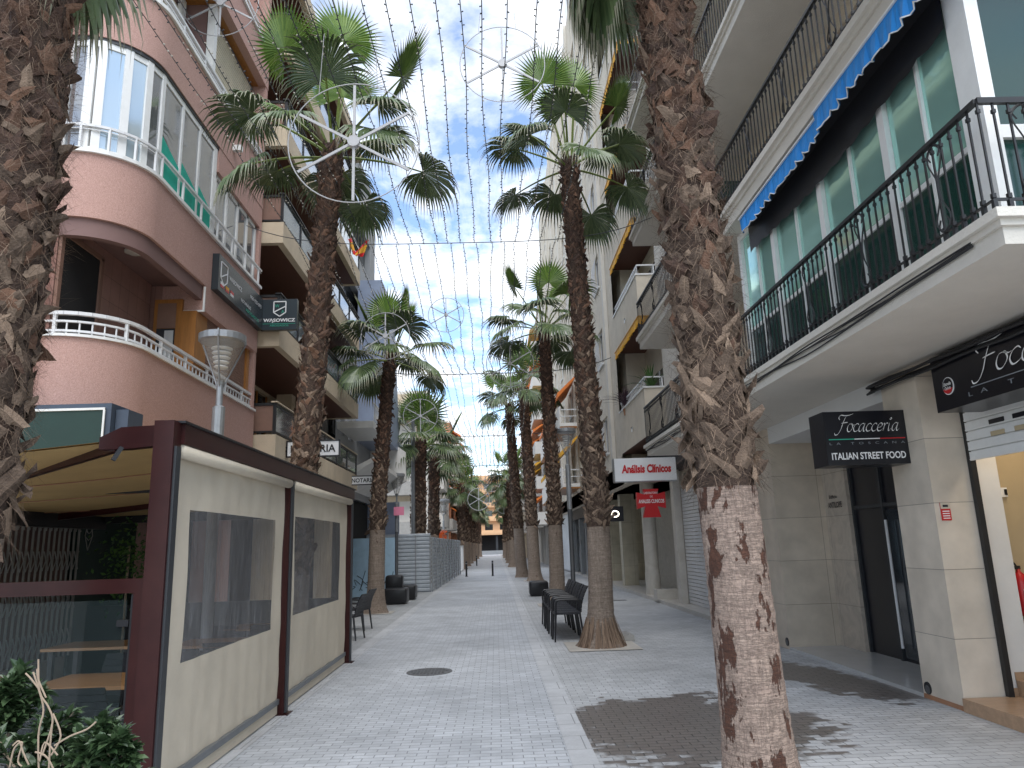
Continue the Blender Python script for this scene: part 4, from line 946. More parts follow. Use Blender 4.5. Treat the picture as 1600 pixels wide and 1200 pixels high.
# ground floor under it
m = MB(); m.box(-12, -7.3, 9.95, 16, 0, 4.12); m.build('ground_floor_wall', 'green_panel', pb)
MB().box(-7.29, -6.6, 15.4, 16.0, 0, 4.12).box(-6.2, -5.6, 15.5, 16.0, 0, 4.12).build('pier', 'pink', pb)
g0, g1 = 10.75, 13.0
MB().box(-7.29, -7.2, g0-.1, g1+.1, .02, .34).build('shop_sill', 'marble', pb)
MB().box(-7.295, -7.285, g0, g1, .34, 2.9).build('shop_interior', 'pink_soffit', pb)
gt = MB(); nb = 17
for i in range(nb):
    y = g0+(g1-g0)*i/(nb-1); gt.bar((-7.12, y, .36), (-7.12, y, 2.9), .03, .02)
for i in range(nb-1):
    y = g0+(g1-g0)*i/(nb-1); y2 = y+(g1-g0)/(nb-1)
    for k in range(4):
        z = .5+k*.62; gt.bar((-7.10, y, z), (-7.10, y2, z+.30), .018, .006); gt.bar((-7.095, y2, z), (-7.095, y, z+.30), .018, .006)
gt.build('folding_gate', 'concrete', pb)
for y in (10.35, 13.35):
    q = MB().box(-7.22, -7.15, y-.3, y+.28, .02, 3.0).build('shutter_leaf', 'green_panel', pb)
    e2 = MB(); Y_ = y
    e2.tube([(-7.14, Y_+.09*cos(a), 2.45+.11*sin(a)) for a in [2*pi*i/12 for i in range(13)]], .009, 4); e2.tube([(-7.14, Y_-.09, 2.42), (-7.14, Y_-.12, 2.3), (-7.14, Y_, 2.05), (-7.14, Y_+.12, 2.3), (-7.14, Y_+.09, 2.42)], .009, 4); e2.tube([(-7.14, Y_-.1, 2.28), (-7.14, Y_, 2.22), (-7.14, Y_+.1, 2.28)], .008, 4); e2.build('painted_emblem', 'concrete', q)
# dark green shop board above the awning
bx1 = at(168, 640, Y=9.4).x; m = MB().box(-8.6, bx1+.05, 9.4, 9.88, 3.05, 3.85); o = solo(m, 'shop_nameplate', 'blue_grey', 'blank dark green shop board with a white border above the cream canopy', 'sign'); ORG[o.name] = o.location.copy()
MB().box(-8.55, bx1-.02, 9.385, 9.398, 3.06, 3.78).build('green_face', 'green_panel', o)
m = MB(); m.box(-8.55, bx1-.02, 9.37, 9.384, 3.76, 3.79); m.box(bx1-.04, bx1-.015, 9.37, 9.384, 3.06, 3.76); m.build('white_border', 'white_paint', o)
MB().box(bx1+.06, bx1+.22, 9.5, 9.9, 3.2, 3.78).build('side_box', 'blue_grey', o)
m = MB()
for k in range(7): m.tube(catmull([(-8.4+k*.02, 9.45, 3.900+.05*k), (-7.6, 9.42, 3.920+.03*k+.05*sin(k)), (-6.9, 9.42, 3.880+.015*k), (-6.0, 9.45, 3.860+.01*k)], 5), .014, 4)
m.tube(catmull([(-6.75, 9.5, 3.900), (-6.95, 9.5, 4.150), (-7.1, 9.5, 4.300), (-7.5, 9.5, 4.250)], 5), .02, 4)
solo(m, 'cable_tangle', 'cable_black', 'tangle of black cables lying on top of the dark green shop board', 'cables')
# law office signs
m = MB().box(PX, PX+.13, 13.3, 16.05, 6.80, 7.52); o = solo(m, 'wall_sign', 'board_dark', 'long dark sign with a white shield fixed along the pink wall', 'sign'); ORG[o.name] = o.location.copy()
X_ = PX+.13
def shield(mb, P, U, s_, r=.012):
    P = V(P); U = V(U); pts = [(-.5, .62), (.5, .62), (.5, -.32), (0, -.66), (-.5, -.32), (-.5, .62)]
    nr = U.cross(GZ)
    pp = [P+U*a*s_+GZ*b_*s_ for a, b_ in pts]
    for a, b_ in zip(pp[:-1], pp[1:]): mb.bar(a, b_, r*2, r*2)
    mb.bar(P+U*-.5*s_+GZ*-.3*s_, P+U*.5*s_+GZ*.22*s_, r*2, r*2)
    return mb
shield(MB(), (X_, 13.58, 7.19), GY, .34, .010).build('shield_emblem', 'white_letters', o)
text_mb('WĄSOWICZ', (X_, 13.85, 7.16), GY, GZ, .72, .12, .008, bold=.02).build('lettering', 'white_letters', o)
for k, (c1, c2) in enumerate((('white_letters', 'red'), ('yellow_awning', 'red'), ('red', 'white_letters'))):
    y = 13.42+k*.27; MB().box(X_+.001, X_+.006, y, y+.17, 6.90, 6.95, 1).box(X_+.001, X_+.006, y, y+.17, 6.95, 7.01, 0).build('small_flag', [c1, c2], o)
text_mb('966 925 093', (X_, 15.1, 7.25), GY, GZ, .75, .075, .008).build('lettering', 'white_letters', o)
text_mb('NOTARIALES', (X_, 14.55, 6.99), GY, GZ, .62, .07, .008, bold=.01).build('lettering', 'white_letters', o)
text_mb('ABOGADOS', (X_, 14.85, 6.88), GY, GZ, .85, .07, .008, bold=.01).build('lettering', 'green_letters', o)
a_ = at(402, 517, Y=16.0); 
sx0, sz0 = a_.x, 6.80; sx1 = at(463, 517, Y=16.0).x; sz1 = 7.52
m = MB().box(sx0+.06, sx1, 16.0, 16.12, sz0, sz1); o = solo(m, 'hanging_sign', 'board_dark', 'square dark hanging sign with shield and the word Abogados', 'sign'); ORG[o.name] = o.location.copy()
cx_ = (sx0+sx1)/2+.03; W_ = sx1-sx0
shield(MB(), (cx_+.02, 15.995, sz0+.49), GX, .27, .011).build('shield_emblem', 'white_letters', o)
text_mb('W', (cx_-.09, 16.0, sz0+.52), GX, GZ, .10, .075, .008).build('lettering', 'green_letters', o); text_mb('A', (cx_+.055, 16.0, sz0+.385), GX, GZ, .07, .07, .008).build('lettering', 'green_letters', o)
text_mb('WĄSOWICZ', (cx_-W_*.39, 16.0, sz0+.16), GX, GZ, W_*.82, .105, .008, bold=.03).build('lettering', 'white_letters', o)
MB().box(cx_-W_*.40, cx_+W_*.43, 15.993, 15.999, sz0+.135, sz0+.143).build('green_line', 'green_letters', o)
text_mb('ABOGADOS', (cx_-W_*.22, 16.0, sz0+.075), GX, GZ, W_*.48, .045, .008).build('lettering', 'green_letters', o)

# ================= LEFT: BEIGE BALCONY BUILDING =================
bb = empty('apartment_building', (-6, 20, 0), 'beige stone block with deep balconies and dark wood soffits beside the pink one', 'building')
LX = -4.79
for k, zt in enumerate((4.46, 7.0, 9.5, 12.0, 14.5, 17.0)):
    m = MB(); m.box(LX-.16, LX, 16.2, 26, zt-.52, zt); m.box(-6.6, LX-.16, 16.2, 16.36, zt-.52, zt); m.box(-6.6, LX-.16, 16.36, 26, zt-.3, zt-.1); m.box(-6.6, LX-.16, 25.84, 26, zt-.52, zt)
    q = m.build('balcony', 'cream_stone', bb)
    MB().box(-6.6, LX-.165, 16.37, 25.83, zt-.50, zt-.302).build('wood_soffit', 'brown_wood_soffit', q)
    if k < 5:
        r_ = MB(); h = .66; 
        r_.box(LX-.10, LX-.02, 16.24, 26, zt+h, zt+h+.06); r_.box(-5.45, LX-.10, 16.24, 16.30, zt+h, zt+h+.06)
        for y in [16.24+1.62*i for i in range(7)]: r_.box(LX-.09, LX-.03, y, y+.06, zt, zt+h)
        r_.box(-5.45, LX-.09, 16.25, 16.29, zt+.05, zt+.09); r_.box(LX-.08, LX-.04, 16.3, 26, zt+.05, zt+.09)
        rr = r_.build('railing', 'black_iron', q)
        MB().box(LX-.065, LX-.055, 16.3, 25.95, zt+.09, zt+h).build('glass_panel', 'balcony_glass' if k else 'pane_reflect', rr)
        MB().box(-5.43, LX-.10, 16.265, 16.275, zt+.09, zt+h).build('glass_panel', 'shutter_brown', rr)
        MB().box(LX-.13, LX+.01, 16.2, 26, zt+h+.061, zt+h+.09).build('handrail', 'cream_stone' if k == 0 else 'black_iron', rr)
m = MB()
rects = []
for k in range(6):
    for y_ in (.8, 3.6, 6.4): rects.append((y_, y_+1.8, .1+2.5*k, 2.0+2.5*k))
m.holes((-6.6, 16.1, 4.4), GY, GZ, 9.9, 15.2, rects, .12); m.box(-12, -6.75, 16.1, 26, 3.9, 19.6); m.box(-6.75, -6.6, 25.99, 26.0, 4.4, 19.6); m.build('wall', 'cream_stone', bb)
MB().box(-6.73, -6.70, 16.2, 25.9, 4.4, 19).build('window_panes', 'dark_glass', bb)
f_ = MB()
for r in rects:
    y0 = 16.1+r[0]; z0 = 4.4+r[2]
    for yy in (y0, y0+.87, y0+1.74): f_.box(-6.68, -6.64, yy, yy+.06, z0, z0+1.9)
    f_.box(-6.68, -6.64, y0, y0+1.8, z0+1.3, z0+1.36)
f_.build('window_frames', 'orange_wood', bb)
MB().box(-6.4, -5.95, 17.6, 18.0, 4.46, 19).box(-6.4, -5.95, 21.6, 22.0, 4.46, 19).build('column', 'cream_stone', bb)
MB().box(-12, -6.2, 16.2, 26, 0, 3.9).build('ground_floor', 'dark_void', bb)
MB().box(-6.1, -5.6, 19, 19.5, 0, 3.93).box(-6.1, -5.6, 25.4, 25.9, 0, 3.93).build('pillar', 'cream_stone', bb)
# second stage: end face toward far with tan
m = MB(); m.bar((LX+.02, 23.3, 9.4), (LX+.35, 23.2, 9.75), .02); o = solo(m, 'flag', 'pole_black', 'small red and yellow flag hung out from the beige balcony', 'flag')
ORG[o.name] = o.location.copy()
p0 = at(553, 398, Y=23.2)
def flag(pts, mts):
    a, b_, c_, d_ = [V(p) for p in pts]; m = MB(); K_ = 12
    for i in range(K_):
        for j in range(3):
            f = lambda u, v: a.lerp(b_, u).lerp(d_.lerp(c_, u), v)+V((0, .06*sin(u*7+v*2), .02*sin(u*9)))
            u0, u1 = i/K_, (i+1)/K_; v0, v1 = [0, .27, .73, 1][j], [0, .27, .73, 1][j+1]
            m.quad(f(u0, v0), f(u1, v0), f(u1, v1), f(u0, v1), 1 if j == 1 else 0)
    return m
A_ = at(552, 396, Y=23.2); B_ = at(576, 374, Y=23.2); C_ = at(567, 401, Y=23.2); D_ = at(557, 400, Y=23.2)
flag([A_, B_, C_, D_], 0).build('cloth', ['red', 'yellow_awning'], o)
flag([at(544, 373, Y=23.2), at(549, 372, Y=23.3), at(556, 398, Y=23.2), at(551, 398, Y=23.2)], 0).build('cloth', ['red', 'yellow_awning'], o)
# notary signs
def notary(px0, px1, py0, py1, Y, txt, label, w_frac=.88):
    a = at(px0, py1, Y=Y); b_ = at(px1, py1, Y=Y); z1_ = at(px0, py0, Y=Y).z
    m = MB().box(a.x, b_.x, Y, Y+.08, a.z, z1_); o = solo(m, 'notary_sign', 'board_white', label, 'sign'); ORG[o.name] = o.location.copy()
    W_, H_ = b_.x-a.x, z1_-a.z; m = MB()
    for (x0, x1, z0, zz) in ((a.x-.02, b_.x+.02, a.z-.03, a.z), (a.x-.02, b_.x+.02, z1_, z1_+.03), (a.x-.03, a.x, a.z-.03, z1_+.03), (b_.x, b_.x+.03, a.z-.03, z1_+.03)): m.box(x0, x1, Y-.01, Y+.09, z0, zz)
    m.build('frame', 'black_board', o)
    text_mb(txt, (a.x+W_*.06, Y, a.z+H_*.22), GX, GZ, W_*w_frac, H_*.55, .008, bold=.02).build('lettering', 'black_letters', o)
    MB().box(a.x-.30, a.x-.03, Y+.02, Y+.06, a.z+.1, a.z+.14).box(a.x-.30, a.x-.03, Y+.02, Y+.06, z1_-.14, z1_-.1).build('bracket', 'black_board', o)
notary(449, 529, 691, 713, 17.0, 'NOTARIA', 'white sign reading Notaria half hidden by the palm above the tent')
notary(547, 588, 745, 757, 25.0, 'NOTARIA', 'smaller farther white Notaria sign partly behind the second palm')
# ================= LEFT: GREY BUILDING AND BEYOND =================
gb = empty('office_building', (-5.5, 30, 0), 'grey clad office block with slanting fins past the beige balconies', 'building')
m = MB(); m.holes((-5.6, 26.05, 3.9), GY, GZ, 8.2, 15, [(.8, 1.6, 2.2, 5.6), (2.3, 3.1, 2.2, 5.6), (1, 6.8, 7.2, 8.8), (1, 6.8, 10.4, 12)], .25)
m.box(-12, -5.9, 26.05, 34.2, 3.9, 18.9); m.box(-5.9, -5.6, 34.19, 34.2, 3.9, 18.9); m.build('wall', 'grey_cladding', gb)
MB().box(-5.88, -5.86, 26.2, 34, 4, 18.8).build('window_panes', 'dark_glass', gb)
m = MB(); m.prism([(-5.6, 26.4, 4.2), (-4.3, 26.4, 5.0), (-4.3, 26.4, 5.15), (-5.6, 26.4, 4.5)], (0, 7, 0)); m.prism([(-5.6, 33.5, 3.9), (-4.0, 33.5, 4.9), (-4.0, 33.5, 6.2), (-5.6, 33.5, 7.4)], (0, .3, 0)); m.build('slanting_fin', 'white_wall', gb)
MB().prism([(-5.6, 30, 6.3), (-4.35, 30, 6.3), (-4.6, 30, 13.2), (-5.6, 30, 13.2)], (0, 4.1, 0)).build('blue_panel', 'blue_cladding', gb)
m = MB(); m.box(-5.6, -4.3, 26.3, 29.6, 6.2, 6.45)
for i in range(12): m.bar((-4.3, 26.4+i*.28, 6.4), (-4.3, 26.55+i*.28, 7.1), .02); m.bar((-4.3, 26.7+i*.28, 6.4), (-4.3, 26.4+i*.28, 7.1), .02)
m.bar((-4.3, 26.3, 7.1), (-4.3, 29.7, 7.1), .04); m.build('terrace', 'white_paint', gb)
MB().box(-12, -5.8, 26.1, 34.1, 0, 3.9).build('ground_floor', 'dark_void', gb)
MB().box(-12, -4.4, 34.15, 34.4, 0, 4.0).build('side_wall', 'blue_cladding', gb)
a = at(548, 604, Y=25.6); b_ = at(608, 604, Y=25.6); z1_ = at(548, 575, Y=25.6).z; zm = at(548, 592, Y=25.6).z
m = MB().box(a.x, b_.x, 25.6, 25.7, zm, z1_); o = solo(m, 'office_sign', 'board_white', 'two part white and dark office sign beside the palm below the crown', 'sign'); ORG[o.name] = o.location.copy()
MB().box(a.x, b_.x, 25.6, 25.7, a.z, zm-.002).build('dark_panel', 'board_dark', o)
text_mb('GESTORÍA /ASESORÍA', (a.x+.03, 25.6, a.z+.07), GX, GZ, (b_.x-a.x)*1.0-.06, .13, .008, bold=.01).build('lettering', 'white_letters', o)
text_mb('SANDER SERVANO', (a.x+.08, 25.6, zm+.04), GX, GZ, (b_.x-a.x)*.9, .07, .008).build('lettering', 'grey_letters', o)
text_mb('SV', (a.x+.45, 25.6, zm+.15), GX, GZ, .32, .17, .008, shear=.4).build('monogram', 'gold_letters', o)
MB().box(a.x-.35, a.x, 25.62, 25.66, zm+.1, zm+.13).box(a.x-.35, a.x, 25.62, 25.66, a.z+.02, a.z+.05).build('bracket', 'pole_black', o)
far_block('apartment_building', -5.2, 58, 84, 14, 'far_white', 'pale block with balconies and blinds behind the metal hoarding', -1, bal=[(2, 9), (14, 22)], balmt='far_white')
far_block('apartment_building', -5.0, 84.3, 104, 16, 'brick_orange', 'orange brick block farther down the left side', -1, bal=[(1, 6), (10, 16)], awn=['orange'])
far_block('apartment_building', -4.7, 104.3, 150, 14, 'far_white', 'white block at the far left end of the street', -1, bal=[(2, 9), (14, 22), (30, 38)])
# block behind the building site (faces the camera across the empty lot)
lb = empty('apartment_building', (-12, 58, 0), 'cream flats facing the street across the fenced building site', 'building')
m = MB(); m.holes((-22, 57.9, 0), GX, GZ, 16.6, 14, [(14.2, 15.9, .9+3*k, 2.5+3*k) for k in range(4)]+[(10.2, 11.9, .9+3*k, 2.5+3*k) for k in range(4)], .2); m.build('wall', 'cream_stone', lb)
MB().box(-21.9, -5.5, 58.05, 58.08, .1, 13.9).build('window_panes', 'curtain', lb)
for k in range(4): MB().box(-13, -5.6, 56.6, 57.9, 2.9+3*k, 3.1+3*k).box(-13, -5.6, 56.6, 56.7, 3.1+3*k, 3.9+3*k).build('balcony', 'concrete', lb)
# hoarding
def corrugated(name, P0, P1, h, label, group, cap=True, z0=.03, horiz=True):
    P0 = V(P0); P1 = V(P1); d = (P1-P0).normalized(); n_ = V((d.y, -d.x, 0)); m = MB(); z = z0
    k = 0; prof = []
    while z < h:
        prof += [(z, 0), (z+.03, .035), (z+.11, .035), (z+.14, 0)]; z += .17
    for (z0_, o0), (z1_, o1) in zip(prof[:-1], prof[1:]):
        m.quad(P0+n_*o0+GZ*z0_, P1+n_*o0+GZ*z0_, P1+n_*o1+GZ*z1_, P0+n_*o1+GZ*z1_)
        m.quad(P0+n_*(o0-.01)+GZ*z0_, P1+n_*(o0-.01)+GZ*z0_, P1+n_*(o1-.01)+GZ*z1_, P0+n_*(o1-.01)+GZ*z1_)
    o = solo(m, name, 'hoard', label, 'site hoarding', group); ORG[o.name] = o.location.copy()
    q = MB(); Ln = (P1-P0).length
    for i in range(int(Ln/2)+2):
        t = min(i*2, Ln); MB().bar(P0+d*t+n_*.05, P0+d*t+n_*.05+GZ*(h+.05), .06).build('post', 'grey_steel', o)
    return o
ht = 2.42
corrugated('site_hoarding', (-7.6, 33.9, 0), (-2.95, 33.9, 0), ht, 'ribbed metal hoarding panels facing the camera behind the armchair', None)
o = corrugated('site_hoarding', (-2.93, 34.0, 0), (-2.62, 54, 0), ht-.1, 'long ribbed metal hoarding running down the left edge of the street', None)
m = MB()
for k in range(14): m.prism([(-2.86, 39.02-.0, .2+k*.15), (-2.86, 39.12, .24+k*.15), (-2.86, 39.12, .32+k*.15), (-2.86, 39.02, .28+k*.15)], (.01, 0, 0))
solo(m, 'warning_tape', 'yellow_awning', 'black and yellow hazard stripes down one hoarding post', 'hazard tape')
m = MB().box(-6.6, -3.95, 29.5, 29.6, .05, 2.35); o = solo(m, 'graffiti_board', 'light_blue_cloth', 'pale blue graffiti covered panel between the tent and the palm', 'panel'); ORG[o.name] = o.location.copy()
g = MB()
for k in range(16):
    x = -5.9+k*.12; g.tube(catmull([(x, 29.49, rnd.uniform(.3, .6)), (x+rnd.uniform(-.15, .15), 29.49, rnd.uniform(.5, .9)), (x+rnd.uniform(-.2, .2), 29.49, rnd.uniform(.3, 1.2))], 4), .012, 4)
g.build('graffiti', 'black_letters', o); MB().box(-4.75, -4.35, 29.4, 29.499, 1.35, 1.85).build('meter_box', 'concrete', o)
for i in range(3):
    m = MB(); y = 42+i*1.5; m.box(-3.55, -2.98, y, y+1.2, ht-.02+.12*(i == 1), ht+.22+.12*(i == 1)); m.bar((-3.5, y, ht), (-3.0, y+1.3, ht+.45), .07)
    solo(m, 'plastic_barrier', 'plastic_orange', ['nearest', 'middle', 'farthest'][i]+' of three orange plastic barriers stacked behind the hoarding', 'barrier', 'orange barriers behind the hoarding')
# mesh fence beyond
for i in range(3):
    y = 55.5+i*2.6; m = MB()
    for (a, b_) in (((-2.75, y, .05), (-2.75, y, 2)), ((-2.75, y+2.4, .05), (-2.75, y+2.4, 2)), ((-2.75, y, 2), (-2.75, y+2.4, 2)), ((-2.75, y, .1), (-2.75, y+2.4, .1))): m.bar(a, b_, .045)
    for j in range(16): m.bar((-2.75, y+.15*j, .1), (-2.75, y+.15*j, 2), .01)
    for j in range(8): m.bar((-2.75, y, .3+.22*j), (-2.75, y+2.4, .3+.22*j), .01)
    solo(m, 'mesh_fence', 'white_steel', ['nearest', 'middle', 'farthest'][i]+' wire mesh fence panel beyond the metal hoarding', 'fence', 'mesh fence panels')

# ================= TENT =================
tp = empty('terrace_tent', (-2.6, 9.5, 0), 'cream canvas terrace tent with clear windows on dark maroon posts', 'tent')
TX = -2.6; TY = [6.0, 9.52, 13.55]; TZ = 2.93
for i, y in enumerate(TY):
    m = MB(); m.box(TX-.16, TX+.0, y, y+.15, 0, TZ+.06 if i == 0 else TZ-.13); m.box(TX-.22, TX+.06, y-.04, y+.19, 0, .012); q = m.build('post', 'maroon', tp)
    MB().box(TX+.0, TX+.02, y+.03, y+.12, .02, TZ-.15).build('side_rail', 'pole_black', q)
m = MB(); m.box(TX-.13, TX+.03, 6.15, 13.7, TZ-.12, TZ+.05); q = m.build('top_beam', 'maroon', tp)
MB().box(TX-.16, TX+.05, 6.1, 13.73, TZ+.051, TZ+.07).build('beam_cap', 'black_plastic', q)
m = MB(); m.prism([(TX-.15, 6.05, TZ-.14), (TX-.15, 6.05, TZ+.03), (TX-.45, 6.05, TZ+.02), (TX-.62, 6.05, TZ-.06), (TX-.62, 6.05, TZ-.16), (TX-.4, 6.05, TZ-.16)], (0, .1, 0)); m.build('beam_end_cap', 'maroon', tp)
m = MB(); m.bar((TX-.42, 6.02, TZ-.15), (TX-.46, 5.98, TZ-.26), .03); m.build('crank_eye', 'black_plastic', tp)
# canvas drops with clear windows (wavy cloth)
def drop(ya, yb, win, seed):
    r_ = random.Random(seed); nu, nv = 56, 34; zt, zb = TZ-.20, .16; m = MB(); cl = MB()
    def P(u, v):
        w_ = .004*sin(u*23+seed)+.003*sin(u*57+v*3)+.02*sin(v*4+u*3)*sin(u*pi)+.010*sin((u+v*.6)*19)*(1-v)+.006*sin((u*1.4-v)*27)*v*v+.004*sin(u*90+v*8)*max(0, v-.6)
        return V((TX-.075+w_, ya+(yb-ya)*u, zt+(zb-zt)*v))
    def inside(u, v):
        return win[0] < u < win[1] and win[2] < v < win[3]
    us = sorted({i/nu for i in range(nu+1)} | {win[0], win[1]}); vs_ = sorted({i/nv for i in range(nv+1)} | {win[2], win[3]})
    for i in range(len(us)-1):
        for j in range(len(vs_)-1):
            t = cl if inside((us[i]+us[i+1])/2, (vs_[j]+vs_[j+1])/2) else m
            t.quad(P(us[i], vs_[j]), P(us[i+1], vs_[j]), P(us[i+1], vs_[j+1]), P(us[i], vs_[j+1]))
    q = m.build('canvas_screen', 'canvas_cream', tp, smooth=True); cl.build('clear_window', 'plastic_clear', q, smooth=True)
    MB().tube([(TX-.02, ya-.0, TZ-.17), (TX-.02, yb, TZ-.17)], .06, 14).build('roller_tube', 'canvas_cream', q, smooth=True)
    MB().box(TX-.10, TX-.05, ya, yb, .13, .19).build('bottom_bar', 'pole_grey', q)
    MB().box(TX-.08, TX-.07, ya, yb, .02, .13).build('bottom_flap', 'canvas_cream', q)
drop(6.17, 9.50, (.13, .90, .17, .665), 3); drop(9.69, 13.52, (.10, .86, .14, .635), 8)
# roof canopy and arms
XW = -7.0; zr = TZ-.06; zw = TZ-.30
m = MB(); nu = 14
Pr = lambda u, v: V((TX-.15+(XW-TX+.15)*u, 6.1+7.5*v, zr+(zw-zr)*u-.05*sin(pi*u)-.02*sin(v*9)*sin(pi*u)))
for i in range(nu):
    for j in range(8):
        for dz in (0, .015):
            a = [Pr(i/nu, j/8), Pr((i+1)/nu, j/8), Pr((i+1)/nu, (j+1)/8), Pr(i/nu, (j+1)/8)]; m.quad(*[p+GZ*dz for p in a])
cn = m.build('roof_canopy', 'canvas_yellow', tp, smooth=True)
m = MB()
for v in (.25, .5, .75): m.tube([Pr(u/10, v)-GZ*.008 for u in range(11)], .006, 4)
m.build('seam', 'terracotta', cn)
m = MB(); m.bar((TX-.5, 6.12, TZ-.12), (-4.75, 7.4, TZ-.22), .055, .10); m.bar((-4.75, 7.4, TZ-.22), (-6.9, 6.6, TZ-.35), .055, .10); m.build('folding_arm', 'maroon', tp)
m = MB(); m.bar((TX-.2, 12.9, TZ-.14), (-4.9, 11.2, TZ-.26), .06, .10); m.bar((-4.9, 11.2, TZ-.26), (-6.9, 12.0, TZ-.36), .06, .10); m.build('folding_arm', 'maroon', tp)
m = MB(); m.box(TX-.15, -7.1, 13.55, 13.67, TZ-.42, TZ-.2); m.box(-7.12, -6.98, 6, 13.6, TZ-.52, TZ-.3); m.box(TX-.15, -7.1, 9.6, 9.68, TZ-.22, TZ-.14); m.build('rear_beam', 'black_plastic', tp)
# glazed end wall (frontal)
m = MB(); m.box(-7, TX-.16, 6.03, 6.10, 1.63, 1.74); m.box(TX-.24, TX-.162, 6.03, 6.10, .0, 1.63); m.box(-5.3, -5.2, 6.03, 6.1, 0, 1.63); m.box(-7, TX-.24, 6.03, 6.1, .0, .1); ef = m.build('end_frame', 'maroon', tp)
MB().box(-5.19, TX-.30, 6.06, 6.068, .12, 1.58).build('glass_panel', 'screen_glass', ef)
MB().box(TX-.265, TX-.25, 6.05, 6.075, .1, 1.62).box(TX-.36, TX-.27, 6.04, 6.08, 1.38, 1.43).build('lock_strip', 'black_plastic', ef)
MB().box(-7.2, TX-.2, 13.5, 13.54, 0, 1.1).build('rear_screen', 'black_plastic', tp)
# furniture in the tent
tb = empty('dining_table', (-3.75, 7.55, 0), 'wooden topped table in the tent behind the end glass', 'table', 'tables in the tent')
MB().box(-4.3, -3.15, 7.15, 7.95, .74, .775).build('table_top', 'table_wood', tb)
for (x, y) in ((-4.2, 7.25), (-3.25, 7.25), (-4.2, 7.85), (-3.25, 7.85)): MB().box(x-.03, x+.03, y-.03, y+.03, 0, .74).build('leg', 'black_iron', tb)
tabs = [tb]
for (x, y, lb_) in ((-5.35, 7.6, 'wooden topped table left of the first one inside the tent'), (-3.7, 10.4, 'wooden topped table behind the long clear tent window'), (-3.7, 12.4, 'farthest wooden topped table at the rear of the tent'), (-5.4, 10.6, 'wooden topped table by the folding gate under the canopy')):
    c = copy_tree(tb); c.location = (x, y, 0); c['label'] = lb_
def wicker_chair(label, group, mt='black_wicker'):
    o = empty('wicker_chair', (0, 0, 0), label, 'chair', group)
    m = MB(); m.box(-.24, .24, -.24, .24, .43, .465); m.build('seat', mt, o)
    m = MB(); n = 7
    for i in range(n):
        t0, t1 = i/n, (i+1)/n; f = lambda t: -.23-.13*t*t-.02*t
        m.prism([(-.23, f(t0), .46+.42*t0), (.23, f(t0), .46+.42*t0), (.23, f(t1), .46+.42*t1-.006), (-.23, f(t1), .46+.42*t1-.006)], (0, -.025, 0))
    m.build('backrest', mt, o)
    for s_ in (-1, 1):
        MB().tube(catmull([(s_*.26, .22, .44), (s_*.27, .21, .63), (s_*.27, .12, .67), (s_*.26, -.18, .66), (s_*.25, -.27, .62)], 4), .020, 6).build('armrest', 'black_plastic', o)
        for y in (-.22, .22): MB().tube([(s_*.23, y, .44), (s_*.25, y+(.03 if y > 0 else -.06), 0)], [.022, .016], 6).build('leg', 'black_plastic', o)
    return o
ch = wicker_chair('black wicker chair with its back to the end glass of the tent', 'wicker chairs at the tent tables')
ch.location = (-3.45, 6.85, 0)
spots = [(-4.05, 6.8, 0, 'black wicker chair left of the one by the maroon post'), (-3.4, 8.25, pi, 'black wicker chair across the first table in the tent'), (-4.1, 8.3, pi, 'black wicker chair by the far left side of the first table'), (-5.2, 6.9, .1, 'black wicker chair at the left hand table in the tent'), (-3.35, 9.75, .1, 'black wicker chair before the table behind the clear window'), (-4.05, 9.8, 0, 'second black wicker chair before the table behind the window'), (-3.4, 11.1, pi, 'black wicker chair across the table behind the window'), (-3.4, 11.75, 0, 'black wicker chair before the farthest tent table'), (-4.1, 11.1, pi, 'black wicker chair at the far left of the window table'), (-3.4, 13.0, pi, 'black wicker chair behind the farthest tent table')]
for x, y, a, lb_ in spots:
    c = copy_tree(ch); c.location = (x, y, 0); c.rotation_euler = (0, 0, a); c['label'] = lb_
# chairs outside
for (px, py, a, lb_) in ((563, 985, -2.2, 'black chair standing alone beyond the end of the tent'), (549, 1000, -1.9, 'black chair mostly hidden by the last tent post')):
    p = at(px, py, Z=0); c = copy_tree(ch); c.location = (p.x-.12, p.y+.1, 0); c.rotation_euler = (0, 0, R(80)); c.scale = (1.1, 1.1, 1.1); c['label'] = lb_; c['group'] = 'chairs beyond the tent'
# stack of chairs by the palm
base = at(893, 1003, Z=0)
for i in range(7):
    c = copy_tree(ch); c.location = (base.x-.05-.005*i, base.y+.25+.50*i, .0); c.rotation_euler = (0, 0, R(90+rnd.uniform(-4, 4))); c.scale = (.92, 1.1, 1.2)
    c['label'] = 'black armchair in the row behind the palm, ' + ['nearest the camera', 'second from the near end', 'third from the near end', 'middle one of the seven', 'third from the far end', 'second from the far end', 'farthest from the camera'][i]; c['group'] = 'row of chairs behind the palm'
p = at(972, 1003, Z=0); m = MB(); m.box(p.x-.45, p.x+.25, p.y, p.y+.5, 0, .11); m.box(p.x-.36, p.x+.16, p.y+.08, p.y+.42, .11, .15); solo(m, 'parasol_base', 'concrete', 'grey concrete parasol base behind the palm foot on the pavement', 'parasol base')
